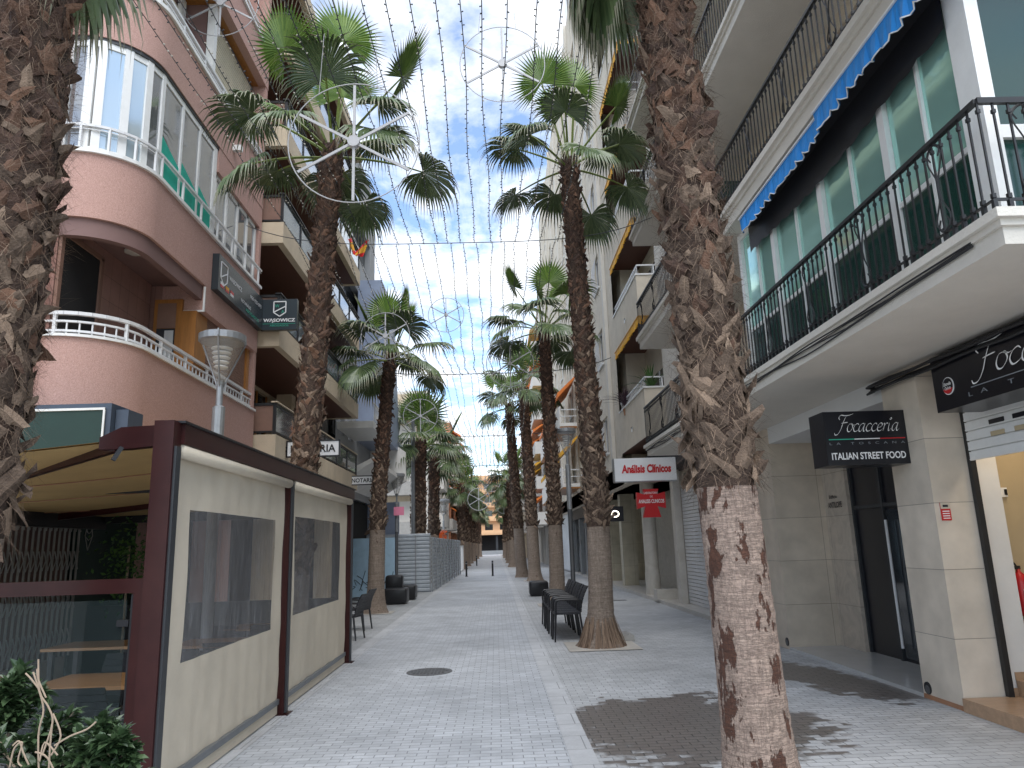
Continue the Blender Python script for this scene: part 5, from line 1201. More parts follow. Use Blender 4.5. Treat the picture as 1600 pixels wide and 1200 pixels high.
# modular armchairs
def bevel_box(mb, x0, x1, y0, y1, z0, z1, r=.07, n=5):
    n_ = n; pts = []
    for (cx_, cz_, a0) in ((x1-r, z1-r, 0), (x0+r, z1-r, 90), (x0+r, z0+r, 180), (x1-r, z0+r, 270)):
        for i in range(n_+1): a = R(a0+90*i/n_); pts.append((cx_+r*cos(a), cz_+r*sin(a)))
    e = min(r*.6, (y1-y0)/4); c = V(((x0+x1)/2, 0, (z0+z1)/2)); K = len(pts); vs = []; fs = []
    for (yy, s_) in ((y0, .9), (y0+e*.35, .975), (y0+e, 1), (y1-e, 1), (y1-e*.35, .975), (y1, .9)):
        for (a, b_) in pts: vs.append((c.x+(a-c.x)*s_, yy, c.z+(b_-c.z)*s_))
    for j in range(5):
        for k in range(K): fs.append((j*K+k, j*K+(k+1) % K, (j+1)*K+(k+1) % K, (j+1)*K+k))
    fs += [tuple(range(K))[::-1], tuple(5*K+k for k in range(K))]
    return mb.add(vs, fs)
def lounge(px, py, w_, label, flip=1, back=True):
    p = at(px, py, Z=0); o = empty('lounge_seat', p, label, 'armchair')
    bevel_box(MB(), p.x-w_/2, p.x+w_/2, p.y, p.y+.85, .02, .55, .10).build('seat', 'black_plastic', o, smooth=True)
    if back: bevel_box(MB(), p.x-w_/2, p.x+w_*.22, p.y+.75, p.y+1.2, .30, .98, .10).build('backrest', 'black_plastic', o, smooth=True)
    return o
lounge(616, 945, .86, 'black padded lounge seat with a backrest beside the left palm')
lounge(636, 938, .62, 'black padded cube seat to the right of the lounge seat', back=False)
lounge(843, 932, .72, 'black padded lounge seat on the right pavement behind the palm row', back=False)

# ================= LAMPS, POLES, BOLLARDS =================
def street_lamp(x, y, hz, label, r=.40, hh=.72, dark=True, pole_r=.065):
    o = empty('street_lamp', (x, y, 0), label, 'street lamp', 'conical street lamps')
    z0 = hz-hh
    m = MB(); m.lathe((x, y, 0), [(pole_r*2, 0), (pole_r*2, .02), (pole_r, .04), (pole_r, z0*.62)], 14); m.build('lower_pole', 'pole_black' if dark else 'wheel_grey', o, smooth=True)
    m = MB(); m.lathe((x, y, 0), [(pole_r*1.12, z0*.62), (pole_r*1.12, z0-.38), (pole_r*.6, z0-.35), (pole_r*.6, z0)], 14); m.build('upper_pole', 'grey_steel', o)
    m = MB(); m.lathe((x, y, z0), [(.05, 0), (r*.92, hh-.14)], 24, cap=False); m.build('glass_cone', 'lamp_glass', o, smooth=True)
    m = MB(); m.lathe((x, y, z0), [(r*.94, hh-.14), (r, hh-.12), (r*1.0, hh-.02), (r*.9, hh), (r*.3, hh+.03), (0.01, hh+.03)], 24); m.lathe((x, y, z0), [(.055, -.02), (.065, .05), (.02, .06)], 12)
    for k in range(3):
        a = 2*pi*k/3+.7; m.tube([(x+.05*cos(a), y+.05*sin(a), z0-.05), (x+(r+.02)*cos(a), y+(r+.02)*sin(a), z0+hh-.1), (x+r*1.03*cos(a), y+r*1.03*sin(a), z0+hh)], .014, 6)
    m.build('lamp_cap', 'grey_steel', o)
    m = MB()
    for k in range(5): m.lathe((x, y, z0+hh*.30+k*.075), [(.07+.014*k, 0), (.105+.014*k, .02), (.105+.014*k, .035), (.07+.014*k, .05)], 16)
    m.build('louvre', 'white_paint', o); return o
street_lamp(*at(348, 525, Y=11.4).xy, at(348, 523, Y=11.4).z, 'conical glass street lamp rising behind the tent before the pink wall', r=.36, hh=.80, dark=False, pole_r=.085)
street_lamp(*at(620, 740, Y=33.2).xy, at(620, 740, Y=33.2).z, 'conical street lamp with a pink notice on its pole by the hoarding', r=.36, hh=.95)
c = at(882, 670, Y=24.6); street_lamp(c.x+.05, 24.6, c.z, 'conical street lamp between the first two palms on the right', r=.33, hh=.85, pole_r=.075)
c = at(697, 780, Y=52); street_lamp(c.x-.2, 52, c.z, 'small far street lamp behind the hoarding on the left', r=.45, hh=1.1)
c = at(701, 835, Y=70); street_lamp(c.x-.6, 70, c.z+.1, 'tiny farthest street lamp on the left side', r=.5, hh=1.1)
p = at(621, 800, Y=33.1); solo(MB().box(p.x-.15, p.x+.30, 33.0, 33.02, p.z-.15, p.z+.22), 'paper_notice', 'pink_paper', 'bright pink notice wrapped on the lamp pole before the hoarding', 'notice')
def pole(px, pyb, pyt, label, r=.06):
    b = at(px, pyb, Z=0); t = at(px+5, pyt, Y=b.y).z; m = MB(); m.lathe((b.x, b.y, 0), [(r*1.9, 0), (r*1.9, .02), (r*1.3, .05), (r*1.2, 2.2), (r, 2.3), (r*.9, t)], 12)
    return solo(m, 'tall_pole', 'pole_grey', label, 'pole')
pole(646, 925, 655, 'tall plain grey pole with a light wheel before the hoarding', .09)
pole(718, 885, 760, 'thin grey pole far down the left edge of the street', .06)
for (px, py, lb_) in ((770, 900, 'black bollard nearest the street centre with a grey band'), (729, 901, 'black bollard left of centre by the hoarding end'), (745, 884, 'far black bollard at the left edge of the street')):
    p = at(px, py, Z=0); m = MB(); m.lathe((p.x, p.y, 0), [(.10, 0), (.10, .02), (.062, .03), (.062, .92), (.05, .97), (.0, .98)], 16); o = solo(m, 'bollard', 'black_iron', lb_, 'bollard', 'bollards across the street')
    MB().lathe((0, 0, .8), [(.064, 0), (.064, .06)], 16).build('grey_band', 'grey_steel', o)

# ================= PALMS =================
def palm_trunk(path, rad, zb0, name_near, root, near=True, boots_n=50, seed=1, boot_len=.3, boot_w=.13, flare=.12, hair=0, boot_r=.0):
    """path: [(x,y,z)...] centre line; rad(z) bare radius; boots start at zb0"""
    rr = random.Random(seed); P = catmull(path, 6)
    def cen(z):
        for a, b_ in zip(P[:-1], P[1:]):
            if a.z <= z <= b_.z: return a.lerp(b_, (z-a.z)/(b_.z-a.z+1e-9))
        return P[0].copy() if z < P[0].z else P[-1].copy()
    zt = P[-1].z; n = 28; vs = []; fs = []; zs = []; z = 0.0
    while z < zt: zs.append(z); z += .05 if z < zb0 else .2
    zs.append(zt)
    for z in zs:
        c = cen(z); r = rad(z)
        for k in range(n):
            a = 2*pi*k/n; fl = flare*math.exp(-z*4.0)*(1+.25*sin(a*5+seed)+.15*sin(a*11)); d = r*(1+.012*sin(z*60)+.02*sin(a*3+z*2+seed)+.012*rr.uniform(-1, 1))+fl
            vs.append((c.x+d*cos(a), c.y+d*sin(a), z))
    for i in range(len(zs)-1):
        for k in range(n): fs.append((i*n+k, i*n+(k+1) % n, (i+1)*n+(k+1) % n, (i+1)*n+k))
    kb = sum(1 for z_ in zs if z_ < zb0)-1
    tm = MB(); tm.add(vs, fs[:kb*n]); tm.add([], []); tr = None
    tm.mi = [0]*(kb*n); tm.f += fs[kb*n:]; tm.mi += [1]*(len(fs)-kb*n)
    tr = tm.build('trunk', [name_near, 'trunk_core'], root, smooth=True)
    # old leaf bases
    m = MB(); total = int((zt-zb0)*boots_n*1.75); g = 0
    for i in range(total):
        z = zb0+(zt-zb0)*(i+rr.uniform(0, 1))/total; g += 2.39996; a = g+rr.uniform(-.25, .25); c = cen(z); r = rad(z)
        u = (z-zb0)/(zt-zb0)
        low = max(0, 1-(z-zb0)/.9); ln = boot_len*rr.uniform(.45, 1.0)*(1+.45*low); w0 = boot_w*rr.uniform(.6, 1.2); sk = rr.choice((-1, 1))*rr.uniform(.1, 1.5); ou = rr.uniform(.04, .32)+.06*low
        dn = rr.random() < .16
        d = V((cos(a), sin(a), 0)); t = V((-sin(a), cos(a), 0)); up = V((0, 0, -1.0 if dn else 1.0))
        ax = (up+d*ou+t*sk).normalized(); sd_ = ax.cross(d).normalized(); nn = sd_.cross(ax)
        if nn.dot(d) < 0: nn = -nn
        st = 4 if near else 3; rings = []; tap = rr.uniform(.15, .62); curl = rr.uniform(-.9, 1.2); tw = rr.uniform(-.5, .5)
        for k in range(st+1):
            q = k/st; wq = w0*(1-tap*q)*(rr.uniform(.35, .95) if k == st else 1)*rr.uniform(.82, 1.15); th = .018*(1-q*.6)*(1.4 if near else 1); cp = .30*wq
            p = c+V((0, 0, z-c.z))+d*(r-.015+boot_r)+ax*ln*q+nn*(curl*.16*ln*q*q*2)
            s2 = (sd_*cos(tw*q)+nn*sin(tw*q)); n2 = (nn*cos(tw*q)-sd_*sin(tw*q)); jag = rr.uniform(-.055, .055) if k == st else 0
            rings += [p-s2*wq*.5+ax*jag, p-n2*cp*-1+ax*jag*.5, p+s2*wq*.5-ax*jag, p+n2*(cp-th)]
        f2 = []
        for k in range(st):
            for e in range(4): f2.append((k*4+e, k*4+(e+1) % 4, (k+1)*4+(e+1) % 4, (k+1)*4+e))
        f2.append((st*4, st*4+1, st*4+2, st*4+3)); m.add(rings, f2)
    bt = m.build('leaf_bases', ['boot_grey', 'boot_red'], root)
    bt.data.polygons.foreach_set('material_index', [1 if (p.center.z+ORG[root.name].z-zb0)/(zt-zb0)*1.0+((p.index//17*7919) % 97)/97*.5 > .62 else 0 for p in bt.data.polygons])
    if hair:
        h = MB()
        for i in range(hair):
            z = rr.uniform(zb0-.05, zt); a = rr.uniform(0, 2*pi); c = cen(z); r = rad(z)+rr.uniform(.0, .10); d = V((cos(a), sin(a), 0)); t = V((-sin(a), cos(a), 0))
            p = c+V((0, 0, z-c.z))+d*r; v = (d*rr.uniform(.0, .8)+t*rr.uniform(-1, 1)+V((0, 0, rr.uniform(-1, .9)))).normalized()*rr.uniform(.05, .20); bnd = V((rr.uniform(-.03, .03), rr.uniform(-.03, .03), -rr.uniform(0, .06)))
            w_ = t*.0022; q1 = p+v*.5+bnd*.3; q2 = p+v+bnd
            h.quad(p-w_, p+w_, q1+w_*.7, q1-w_*.7); h.add([q1-w_*.7, q1+w_*.7, q2], [(0, 1, 2)])
        h.build('fibres', 'fibre', root)
    return cen
def frond(lf, tp_, pt, base, az, el, Lp, Rb, rr, droop, young=False, segs=40, simple=False):
    d = V((cos(az)*cos(el), sin(az)*cos(el), sin(el))); pts = [V(base)]; p = V(base); K = 6
    dd = d.copy()
    for k in range(K):
        dd = (dd+V((0, 0, -droop*.055))).normalized(); p = p+dd*Lp/K; pts.append(p.copy())
    pt.tube(pts, [.030-.014*i/K for i in range(K+1)], 4, cap=False)
    hub = pts[-1]; ax = dd; sd_ = ax.cross(GZ)
    sd_ = sd_.normalized() if sd_.length > .05 else V((1, 0, 0)); nn = sd_.cross(ax).normalized()
    roll = rr.uniform(-.35, .35); sd_, nn = sd_*cos(roll)+nn*sin(roll), nn*cos(roll)-sd_*sin(roll)
    tilt = rr.uniform(.1, .5) if not young else -.1
    ax2 = (ax-nn*tilt).normalized(); nn2 = sd_.cross(ax2).normalized(); span = R(rr.uniform(118, 140))
    st = [0, .35, .58, .78, 1.0] if not simple else [0, .5, .8, 1.0]
    for i in range(segs):
        a = -span+2*span*(i+.5)/segs; dr = (ax2*cos(a)+sd_*sin(a)).normalized(); Rl = Rb*(1-.22*abs(a/span)**2)*rr.uniform(.93, 1.04)
        dw = span*2/segs; prev = None; p = hub.copy(); dcur = (dr+nn2*.12*(1 if young else .4)).normalized(); last = 0; drp = droop*rr.uniform(.75, 1.3)
        for k, s_ in enumerate(st):
            dl = (s_-last)*Rl; last = s_
            if k:
                b_ = drp*(.10 if s_ < .5 else .42 if s_ < .7 else .95) if not young else drp*.08
                dcur = (dcur+V((0, 0, -b_*s_))).normalized(); p = p+dcur*dl
            ws = min(dw*s_*Rl*1.02, dw*.60*Rl*1.02) if s_ <= .62 else dw*.60*Rl*((1.02-s_)/.40)**1.5
            ws = max(ws, .0035); tg = dcur.cross(nn2).normalized()
            if tg.length < .1: tg = sd_
            e = (p-tg*ws*.5, p+nn2*ws*.38*(1 if s_ < .99 else 0), p+tg*ws*.5)
            if prev:
                t = lf if s_ < .99 else tp_
                if k == 1: t.add([prev[1], e[0], e[1]], [(0, 1, 2)]); t.add([prev[1], e[1], e[2]], [(0, 1, 2)])
                else: t.add([prev[0], e[0], e[1], prev[1], e[2], prev[2]], [(0, 1, 2, 3), (3, 2, 4, 5)])
            prev = e
        if not young and not simple and rr.random() < .6:      # thread hanging from the tip
            q = p+V((rr.uniform(-.02, .02), rr.uniform(-.02, .02), -rr.uniform(.08, .25))); tp_.add([p-tg*.003, p+tg*.003, q], [(0, 1, 2)])
def crown(root, c, n, Lp, Rb, seed, segs=40, simple=False, elmin=-35, azs=None, name='crown', extra=()):
    rr = random.Random(seed); lf, tp_, pt, yg = MB(), MB(), MB(), MB(); g = rr.uniform(0, 6)
    for i in range(n):
        u = (i+.5)/n; el = R(86+(elmin-86)*u**.85+rr.uniform(-8, 8)); g += 2.39996
        az = g+rr.uniform(-.3, .3) if azs is None else azs[i % len(azs)]+rr.uniform(-.25, .25)
        b = V(c)+V((.10*cos(az), .10*sin(az), -.25*u))
        frond(yg if u < .3 else lf, tp_, pt, b, az, el, Lp*rr.uniform(.75, 1.15)*(1.2 if u < .25 else 1), Rb*rr.uniform(.85, 1.1)*(.9 if u < .15 else 1), rr, .45+.75*u, u < .28, segs, simple)
    for (a_, e_) in extra: frond(lf, tp_, pt, V(c)-GZ*.3, R(a_), R(e_), Lp, Rb, rr, 1.1, False, segs, simple)
    if not lf.v: lf = yg; yg = MB()
    k0 = len(lf.v); n0 = len(lf.f); lf.f += [tuple(i+k0 for i in f) for f in yg.f]; lf.v += yg.v; lf.mi = [0]*n0+[1]*len(yg.f); k1 = len(lf.v); lf.f += [tuple(i+k1 for i in f) for f in tp_.f]; lf.v += tp_.v; lf.mi += [2]*len(tp_.f)
    o = lf.build(name, ['leaf_palm', 'leaf_young', 'leaf_tip'], root, smooth=False); pt.build('leaf_stalks', 'petiole', root)
def palm(path, r0, r1, zb0, label, seed, near=False, boots_n=45, bl=.2, bw=.11, Lp=1.0, Rb=.95, n=26, segs=40, simple=False, hair=0, elmin=-35, flare=.14, azs=None, bare='trunk_bare', crown_on=True, extra=()):
    root = empty('palm_tree', path[0], label, 'palm tree', 'fan palms along the street'); zt = path[-1][2]
    rad = lambda z: r0+(r1-r0)*min(1, z/zt)
    palm_trunk(path, rad, zb0, bare, root, near, boots_n, seed, bl, bw, flare, hair)
    if crown_on: crown(root, path[-1], n, Lp, Rb, seed+100, segs, simple, elmin, azs, extra=extra)
    return root
def pit(x, y, s, label, ring=True):
    m = MB(); n = 28; r = s*.62
    sq = lambda a: V((x, y, 0))+V((cos(a), sin(a), 0))*(s/max(abs(cos(a)), abs(sin(a))))
    for i in range(n):
        a0, a1 = 2*pi*i/n+pi/4, 2*pi*(i+1)/n+pi/4; p = lambda a: V((x+r*cos(a), y+r*sin(a), 0))
        m.quad(p(a0)+GZ*.012, sq(a0)+GZ*.012, sq(a1)+GZ*.012, p(a1)+GZ*.012); m.quad(p(a0)+GZ*.012, p(a1)+GZ*.012, p(a1)+GZ*.001, p(a0)+GZ*.001)
    o = solo(m, 'tree_pit', 'marble', label, 'tree surround', 'stone surrounds of the palms'); MB().lathe((0, 0, 0), [(r-.002, -.002), (r-.002, .006)], 28).build('soil_bed', 'soil', o)
# right row
palm([(1.71, 5.2, 0), (1.67, 5.2, 1.2), (1.63, 5.2, 2.3), (1.59, 5.2, 3.5), (1.56, 5.2, 4.5), (1.49, 5.2, 6.0), (1.42, 5.2, 8.2)], .222, .16, 2.30, 'nearest palm on the right with a thick shaggy trunk cutting the picture', 11, True, 75, .21, .13, 1.0, 1.15, 18, 44, hair=9000, elmin=10, bare='trunk_bare_near', extra=[(172, -62), (150, -52), (190, -50), (135, -62)])
palm([(1.93, 14.5, 0), (1.99, 14.5, 2.1), (1.95, 14.5, 4), (1.86, 14.5, 7), (1.79, 14.5, 10.0)], .238, .165, 2.25, 'second right palm standing in a round pit beside the row of chairs', 12, True, 85, .175, .105, 1.35, 1.0, 15, 44, hair=3000, elmin=-8, flare=.20)
palm([(1.92, 24.5, 0), (1.96, 24.5, 3), (1.9, 24.5, 6), (1.86, 24.5, 9.3)], .25, .17, 2.5, 'third right palm behind the conical street lamp', 13, False, 75, .20, .12, 1.4, 1.15, 16, 34, elmin=-10)
palm([(2.05, 41, 0), (1.95, 41, 5), (1.75, 41, 10.6)], .34, .24, 2.9, 'fourth right palm with a tall slim trunk', 14, False, 55, .25, .16, 1.5, 1.3, 15, 26, True, elmin=-12)
palm([(1.55, 46, 0), (1.3, 46, 5), (1.05, 46, 10.6)], .34, .24, 2.9, 'fifth right palm leaning towards the street centre', 15, False, 50, .25, .16, 1.5, 1.3, 15, 26, True, elmin=-12)
# left row
palm([(-3.55, 5.0, 0), (-3.50, 5.0, 2.0), (-3.44, 5.0, 3.3), (-3.41, 5.0, 4.4), (-3.45, 5.0, 6), (-3.48, 5.0, 8.1)], .22, .25, 2.1, 'nearest palm on the left edge with a shaggy red brown trunk', 21, True, 75, .24, .13, .9, 1.2, 14, 44, hair=9000, elmin=25, extra=[(0, -66), (-30, -82)])
palm([(-3.2, 12.0, 0), (-3.15, 12.0, 2), (-2.99, 12.0, 4.5), (-2.84, 12.0, 7), (-2.72, 12.0, 8.95)], .235, .17, 1.6, 'second left palm rising behind the canvas tent', 22, True, 85, .18, .11, 1.45, 1.02, 16, 46, hair=3000, elmin=-6)
palm([(-3.75, 23.7, 0), (-3.70, 23.7, 3), (-3.5, 23.7, 6), (-3.33, 23.7, 8.2)], .27, .18, 2.5, 'third left palm beside the black lounge seat', 47, False, 80, .19, .115, 1.4, 1.15, 17, 36, elmin=-10, flare=.14)
palm([(-3.55, 35.2, 0), (-3.6, 35.2, 3), (-3.55, 35.2, 6.9)], .34, .32, 2.6, 'fourth left palm with a stout trunk before the hoarding', 24, False, 60, .23, .15, 1.4, 1.3, 17, 28, True, elmin=-10)
palm([(-3.45, 42.0, 0), (-3.45, 42.0, 3), (-3.38, 42.0, 7.0)], .32, .26, 2.6, 'fifth left palm rising behind the hoarding', 25, False, 50, .24, .15, 1.4, 1.3, 16, 26, True, elmin=-10)
lab = ['first', 'second', 'third', 'fourth', 'fifth', 'sixth']
srcR = palm([(1.5, 68, 0), (1.5, 68, 4), (1.4, 68, 8.2)], .36, .30, 2.4, 'first of the small far palms on the right', 31, False, 30, .3, .2, 1.4, 1.4, 15, 20, True)
srcL = palm([(-3.0, 66, 0), (-3.0, 66, 4), (-2.95, 66, 7.4)], .36, .30, 2.4, 'first of the small far palms on the left', 32, False, 30, .3, .2, 1.4, 1.4, 15, 20, True)
for i, y in enumerate((84, 100, 118, 140)):
    c = copy_tree(srcR); c.location = (1.5+.1*(i % 2), y, 0); c.rotation_euler = (0, 0, i*1.3+.5); c['label'] = lab[i+1]+' of the small far palms on the right'
for i, y in enumerate((76, 88, 101, 118, 140)):
    c = copy_tree(srcL); c.location = (-3.0-.1*(i % 2), y, 0); c.rotation_euler = (0, 0, i*1.7+.9); c['label'] = lab[i+1]+' of the small far palms on the left'
pit(1.93, 14.5, .66, 'square pale stone surround with soil under the second right palm'); pit(1.92, 24.5, .62, 'square stone surround under the third right palm'); pit(-3.75, 23.7, .55, 'square stone surround under the third left palm')
pit(2.05, 41, .6, 'square stone surround under the fourth right palm'); pit(1.72, 5.2, .6, 'square stone surround under the nearest right palm')
# root fibres of the second right palm
m = MB()
for i in range(420):
    a = rnd.uniform(0, 2*pi); t = V((-sin(a), cos(a), 0)); d = V((cos(a), sin(a), 0)); z = rnd.uniform(.15, .55); r_ = .235+.2*math.exp(-4*z)+.005; c = V((1.935, 14.5, 0)); rb_ = rnd.uniform(.36, .47)
    m.prism([c+d*r_+GZ*z-t*.006, c+d*r_+GZ*z+t*.006, c+d*rb_+GZ*.01+t*(.012+rnd.uniform(-.03, .03)), c+d*rb_+GZ*.01-t*.012], d*.008)
pr_ = [o for o in bpy.data.objects if o.name == 'palm_tree.001'][0]
m.build('root_fibres', 'fibre', pr_)

# ================= STRING LIGHTS AND WHEELS =================
ZS = 8.3
ancs = [-1, 14.9, 27.3, 43.5, 60, 77, 95, 115]
names = ['leftmost', 'second from left', 'third from left', 'fourth from left', 'fifth from left', 'sixth from left', 'seventh from left', 'eighth from left', 'ninth from left', 'tenth from left', 'eleventh from left', 'twelfth from left', 'twelfth from right', 'eleventh from right', 'tenth from right', 'ninth from right', 'eighth from right', 'seventh from right', 'sixth from right', 'fifth from right', 'fourth from right', 'third from right', 'second from right', 'rightmost']
NS = 20; lbl = names[:10]+names[-10:]
for k in range(NS):
    x = -4.0+k*.288; rr = random.Random(500+k); m = MB(); b = MB(); ph = rr.uniform(0, 6)
    for a, c_ in zip(ancs[:-1], ancs[1:]):
        sag = rr.uniform(.35, .8) if a > 0 else .22; P_ = []; nseg = int((c_-a)*(1.5 if a < 40 else .6))
        dx_ = rr.uniform(.02, .07); f = lambda t, dx_=dx_: V((x+dx_*sin(t*5+ph)+.02*sin(t*23+ph), a+(c_-a)*t, ZS-4*sag*t*(1-t)+.012*sin(t*40+ph)))
        if a < 20: nseg *= 2
        P_ = [f(i/nseg) for i in range(nseg+1)]; m.tube(P_, .006 if a < 40 else .010, 4, cap=False)
        stp = .12 if a < 40 else .25; nb_ = int((c_-a)/stp)
        for i in range(nb_):
            t = (i+rr.uniform(0, .3))/nb_; p = f(t); s_ = .030 if a < 40 else .05; dv_ = V((rr.choice((-1, 1))*rr.uniform(.5, 1), rr.uniform(-.5, .5), rr.uniform(-1, .5))).normalized()*s_
            b.tube([p, p+dv_*.55], .006 if a < 40 else .010, 3, cap=False); b.tube([p+dv_*.55, p+dv_], .010 if a < 40 else .014, 4)
    o = solo(m, 'light_string', 'string_dark', lbl[k]+' string of small lights running down the street', 'string lights', 'light strings over the street')
    ORG[o.name] = o.location.copy(); b.mi = [1 if (i//28) % 3 == 0 else 0 for i in range(len(b.f))]; bo = b.build('bulbs', ['string_dark', 'bulb'], o); bo['kind'] = 'stuff'
for i, (y, xl, xr) in enumerate([(14.9, -5.2, 3.6), (27.3, -5.3, 4.6), (43.5, -5.4, 4.6), (60, -5.2, 4.7), (77, -5.2, 4.6), (95, -5, 4.4)]):
    m = MB(); K_ = 24; P_ = [V((xl+(xr-xl)*j/K_, y, ZS+.02+.5*(2*j/K_-1)**4)) for j in range(K_+1)]; m.tube(P_, .009 if i == 0 else .016 if i < 3 else .02, 5)
    o = solo(m, 'cross_cable', 'string_dark', ['first', 'second', 'third', 'fourth', 'fifth', 'sixth'][i]+' steel cable across the street carrying the light strings', 'cable', 'cross cables'); ORG[o.name] = o.location.copy()
    if i:
        b = MB()
        for j in range(90): p = V((xl+(xr-xl)*j/90, y, ZS+.02+.5*(2*j/90-1)**4)); b.tube([p, p+V((0, 0, -.07 if j % 2 else .05))], .012, 3)
        b.build('bulbs', 'bulb', o)['kind'] = 'stuff'
def wheel(px, py, rpx, label, rw=.75, wires=True, Y=None):
    Y = Y or rw*F/rpx; c = at(px, py, Y=Y); c.y = Y; o = empty('snowflake_light', c, label, 'hanging light', 'round snowflake lights')
    n = 48; MB().tube([c+V((rw*cos(2*pi*i/n), 0, rw*sin(2*pi*i/n))) for i in range(n+1)], .005+.0003*Y, 6, cap=False).build('ring', 'wheel_grey', o)
    for k in range(6):
        a = R(90+60*k); d = V((cos(a), 0, sin(a))); MB().bar(c+d*.07, c+d*rw*.97, .018+.0002*Y, .030+.0003*Y, up=d.cross(GY)).build('spoke', 'wheel_grey', o)
    MB().tube([c-GY*.04, c+GY*.04], .075, 12).build('hub', 'wheel_grey', o)
    m = MB(); zt_ = max(ZS, c.z+rw+.3)
    for s_ in (-.55, .35):
        if c.z+rw < 12.5: MB().tube([c+V((s_*rw, 0, rw*sqrt(1-s_*s_))), V((c.x+s_*rw*.9, c.y, zt_))], .004, 4).build('hanging_wire', 'wheel_grey', o)
wheel(553, 222, 110, 'big white light wheel hanging before the second left palm', .8, Y=8.2); wheel(785, 100, 70, 'white light wheel against the sky beside the right palm crown', .75, Y=11.5)
wheel(345, 5, 67, 'white light wheel cut by the top edge before the pink wall'); wheel(697, 492, 29, 'small white light wheel in front of the left palm fronds', .75)
wheel(602, 525, 27, 'small white light wheel centred on the third left palm crown', .75, Y=22.0); wheel(797, 568, 38, 'white light wheel before the distant right palm crowns', .85)
wheel(657, 650, 26, 'white light wheel on top of the tall grey pole', .80, Y=33.9); wheel(791, 628, 15, 'small far light wheel right of the street centre', .75)
wheel(748, 780, 17, 'small light wheel low over the far street left of centre', .9); wheel(768, 755, 13, 'small light wheel low over the far street right of centre', .9); wheel(787, 790, 12, 'tiny light wheel before the far right palms', .9)

# ================= FOREGROUND BUSH =================
bs = empty('potted_bush', (-1.9, 3.25, 0), 'dark green leafy bush with bare dry twigs at the lower left corner', 'bush')
tw, lf = MB(), MB(); rr = random.Random(5)
def leaf(p, d, L_, w_):
    d = d.normalized(); s_ = d.cross(V((rr.uniform(-.4, .4), rr.uniform(-.4, .4), 1))).normalized(); n_ = s_.cross(d)
    a, b_, c_ = p, p+d*L_*.5-n_*L_*.06, p+d*L_-n_*L_*.2; m1 = p+d*L_*.25; m2 = p+d*L_*.7-n_*L_*.09
    e = n_*w_*.18
    lf.add([a, m1+s_*w_*.42+e, b_+s_*w_*.5+e, m2+s_*w_*.38+e, c_, m2-s_*w_*.38+e, b_-s_*w_*.5+e, m1-s_*w_*.42+e, b_], [(0, 1, 8), (1, 2, 8), (2, 3, 8), (3, 4, 8), (4, 5, 8), (5, 6, 8), (6, 7, 8), (7, 0, 8)])
def branch(p, d, L_, r, lvl, leafy):
    pts = [p]; q = p.copy(); dd = d.normalized()
    for i in range(5):
        dd = (dd+V((rr.uniform(-.28, .28), rr.uniform(-.28, .28), rr.uniform(-.16, .2)))).normalized(); q = q+dd*L_/5; pts.append(q.copy())
        if leafy and lvl >= 1:
            for _ in range(2 if lvl > 1 else 1): leaf(q, (dd+V((rr.uniform(-1, 1), rr.uniform(-1, 1), rr.uniform(-.8, .4)))), rr.uniform(.045, .08), rr.uniform(.024, .038))
        if lvl < 3 and rr.random() < .8: branch(q, dd+V((rr.uniform(-1, 1), rr.uniform(-1, 1), rr.uniform(-.3, .7))), L_*.55, r*.6, lvl+1, leafy)
    tw.tube(pts, [r*(1-.13*i) for i in range(6)], 5)
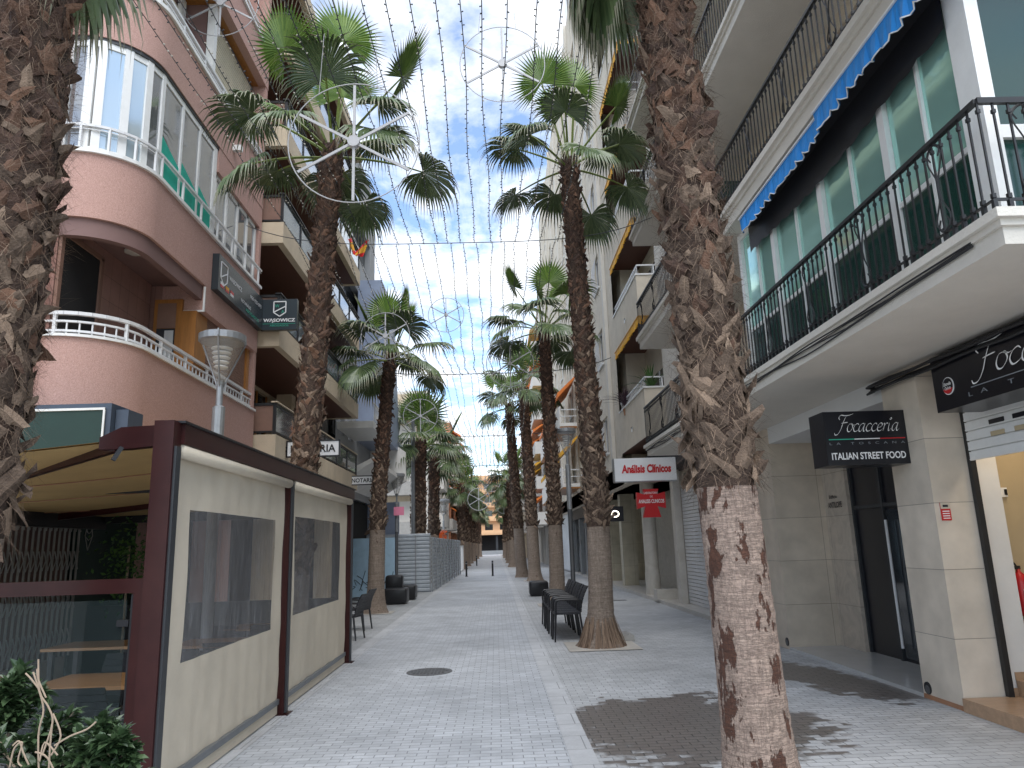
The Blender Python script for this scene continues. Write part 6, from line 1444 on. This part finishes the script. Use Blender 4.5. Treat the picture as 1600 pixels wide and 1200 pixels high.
# leafy masses
bc = at(60, 1190, Y=3.25)
for (px, py, Y_, L_) in ((20, 1190, 3.2, .20), (110, 1200, 3.3, .17), (160, 1195, 3.2, .13), (10, 1120, 3.3, .14), (130, 1160, 3.15, .12), (-10, 1180, 3.2, .2), (90, 1240, 3.2, .20), (35, 1090, 3.35, .11), (178, 1155, 3.15, .10), (8, 1060, 3.3, .10), (50, 1230, 3.1, .2), (150, 1235, 3.1, .2), (190, 1225, 3.2, .14)):
    p = at(px, py, Y=Y_)-V((0, 0, .12)); branch(p, V((rr.uniform(-.3, .3), rr.uniform(-.3, .3), 1)), L_, .008, 1, True)
lf2 = lf.build('foliage', 'leaf_ficus', bs); 
for (pp) in (((62, 1240), (60, 1150), (68, 1110), (60, 1075), (52, 1050)), ((66, 1180), (82, 1130), (76, 1105), (62, 1080), (60, 1030)), ((75, 1240), (78, 1170), (83, 1120)), ((60, 1075), (48, 1060), (40, 1052)), ((72, 1090), (60, 1062), (58, 1045)), ((15, 1200), (22, 1170), (35, 1160), (28, 1190), (40, 1200)), ((20, 1165), (30, 1158), (36, 1175), (45, 1195)), ((85, 1165), (110, 1150), (135, 1140), (150, 1128)), ((90, 1180), (70, 1160), (62, 1190)), ((95, 1230), (75, 1185), (55, 1175)), ((83, 1115), (95, 1150), (80, 1180))):
    tw.tube([p for p in catmull([at(a, b_, Y=3.05) for a, b_ in pp], 4)], .0032, 5)
tw.build('twigs', 'twig', bs)
MB().box(-2.55, -1.55, 2.95, 3.5, 0, .42).build('planter_box', 'pole_black', bs)
# greenery inside the tent by the gate
def bushlet(c, s_, label, n=260):
    m = MB(); o = empty('potted_shrub', (c[0], c[1], 0), label, 'shrub')
    for i in range(n):
        p = V(c)+V((rr.gauss(0, s_*.45), rr.gauss(0, s_*.45), rr.gauss(0, s_*.8))); d = V((rr.uniform(-1, 1), rr.uniform(-1, 1), rr.uniform(-1, .4))).normalized(); s2 = d.orthogonal().normalized(); L_ = rr.uniform(.06, .12)
        m.add([p, p+d*L_*.5+s2*L_*.25, p+d*L_, p+d*L_*.5-s2*L_*.25], [(0, 1, 2, 3)])
    m.build('foliage', 'leaf_green', o); MB().lathe((c[0], c[1], 0), [(.14, 0), (.18, .35), (.16, .35)], 14).build('pot', 'pole_black', o); MB().tube([(c[0], c[1], .3), (c[0], c[1], c[2]+.2)], .02, 6).build('stem', 'twig', o)
bushlet((-6.3, 13.1, 1.9), .5, 'green leafy shrub inside the tent beyond the folding gate', 420); bushlet((-5.6, 12.9, 1.2), .35, 'smaller green shrub at the rear right corner inside the tent', 220)
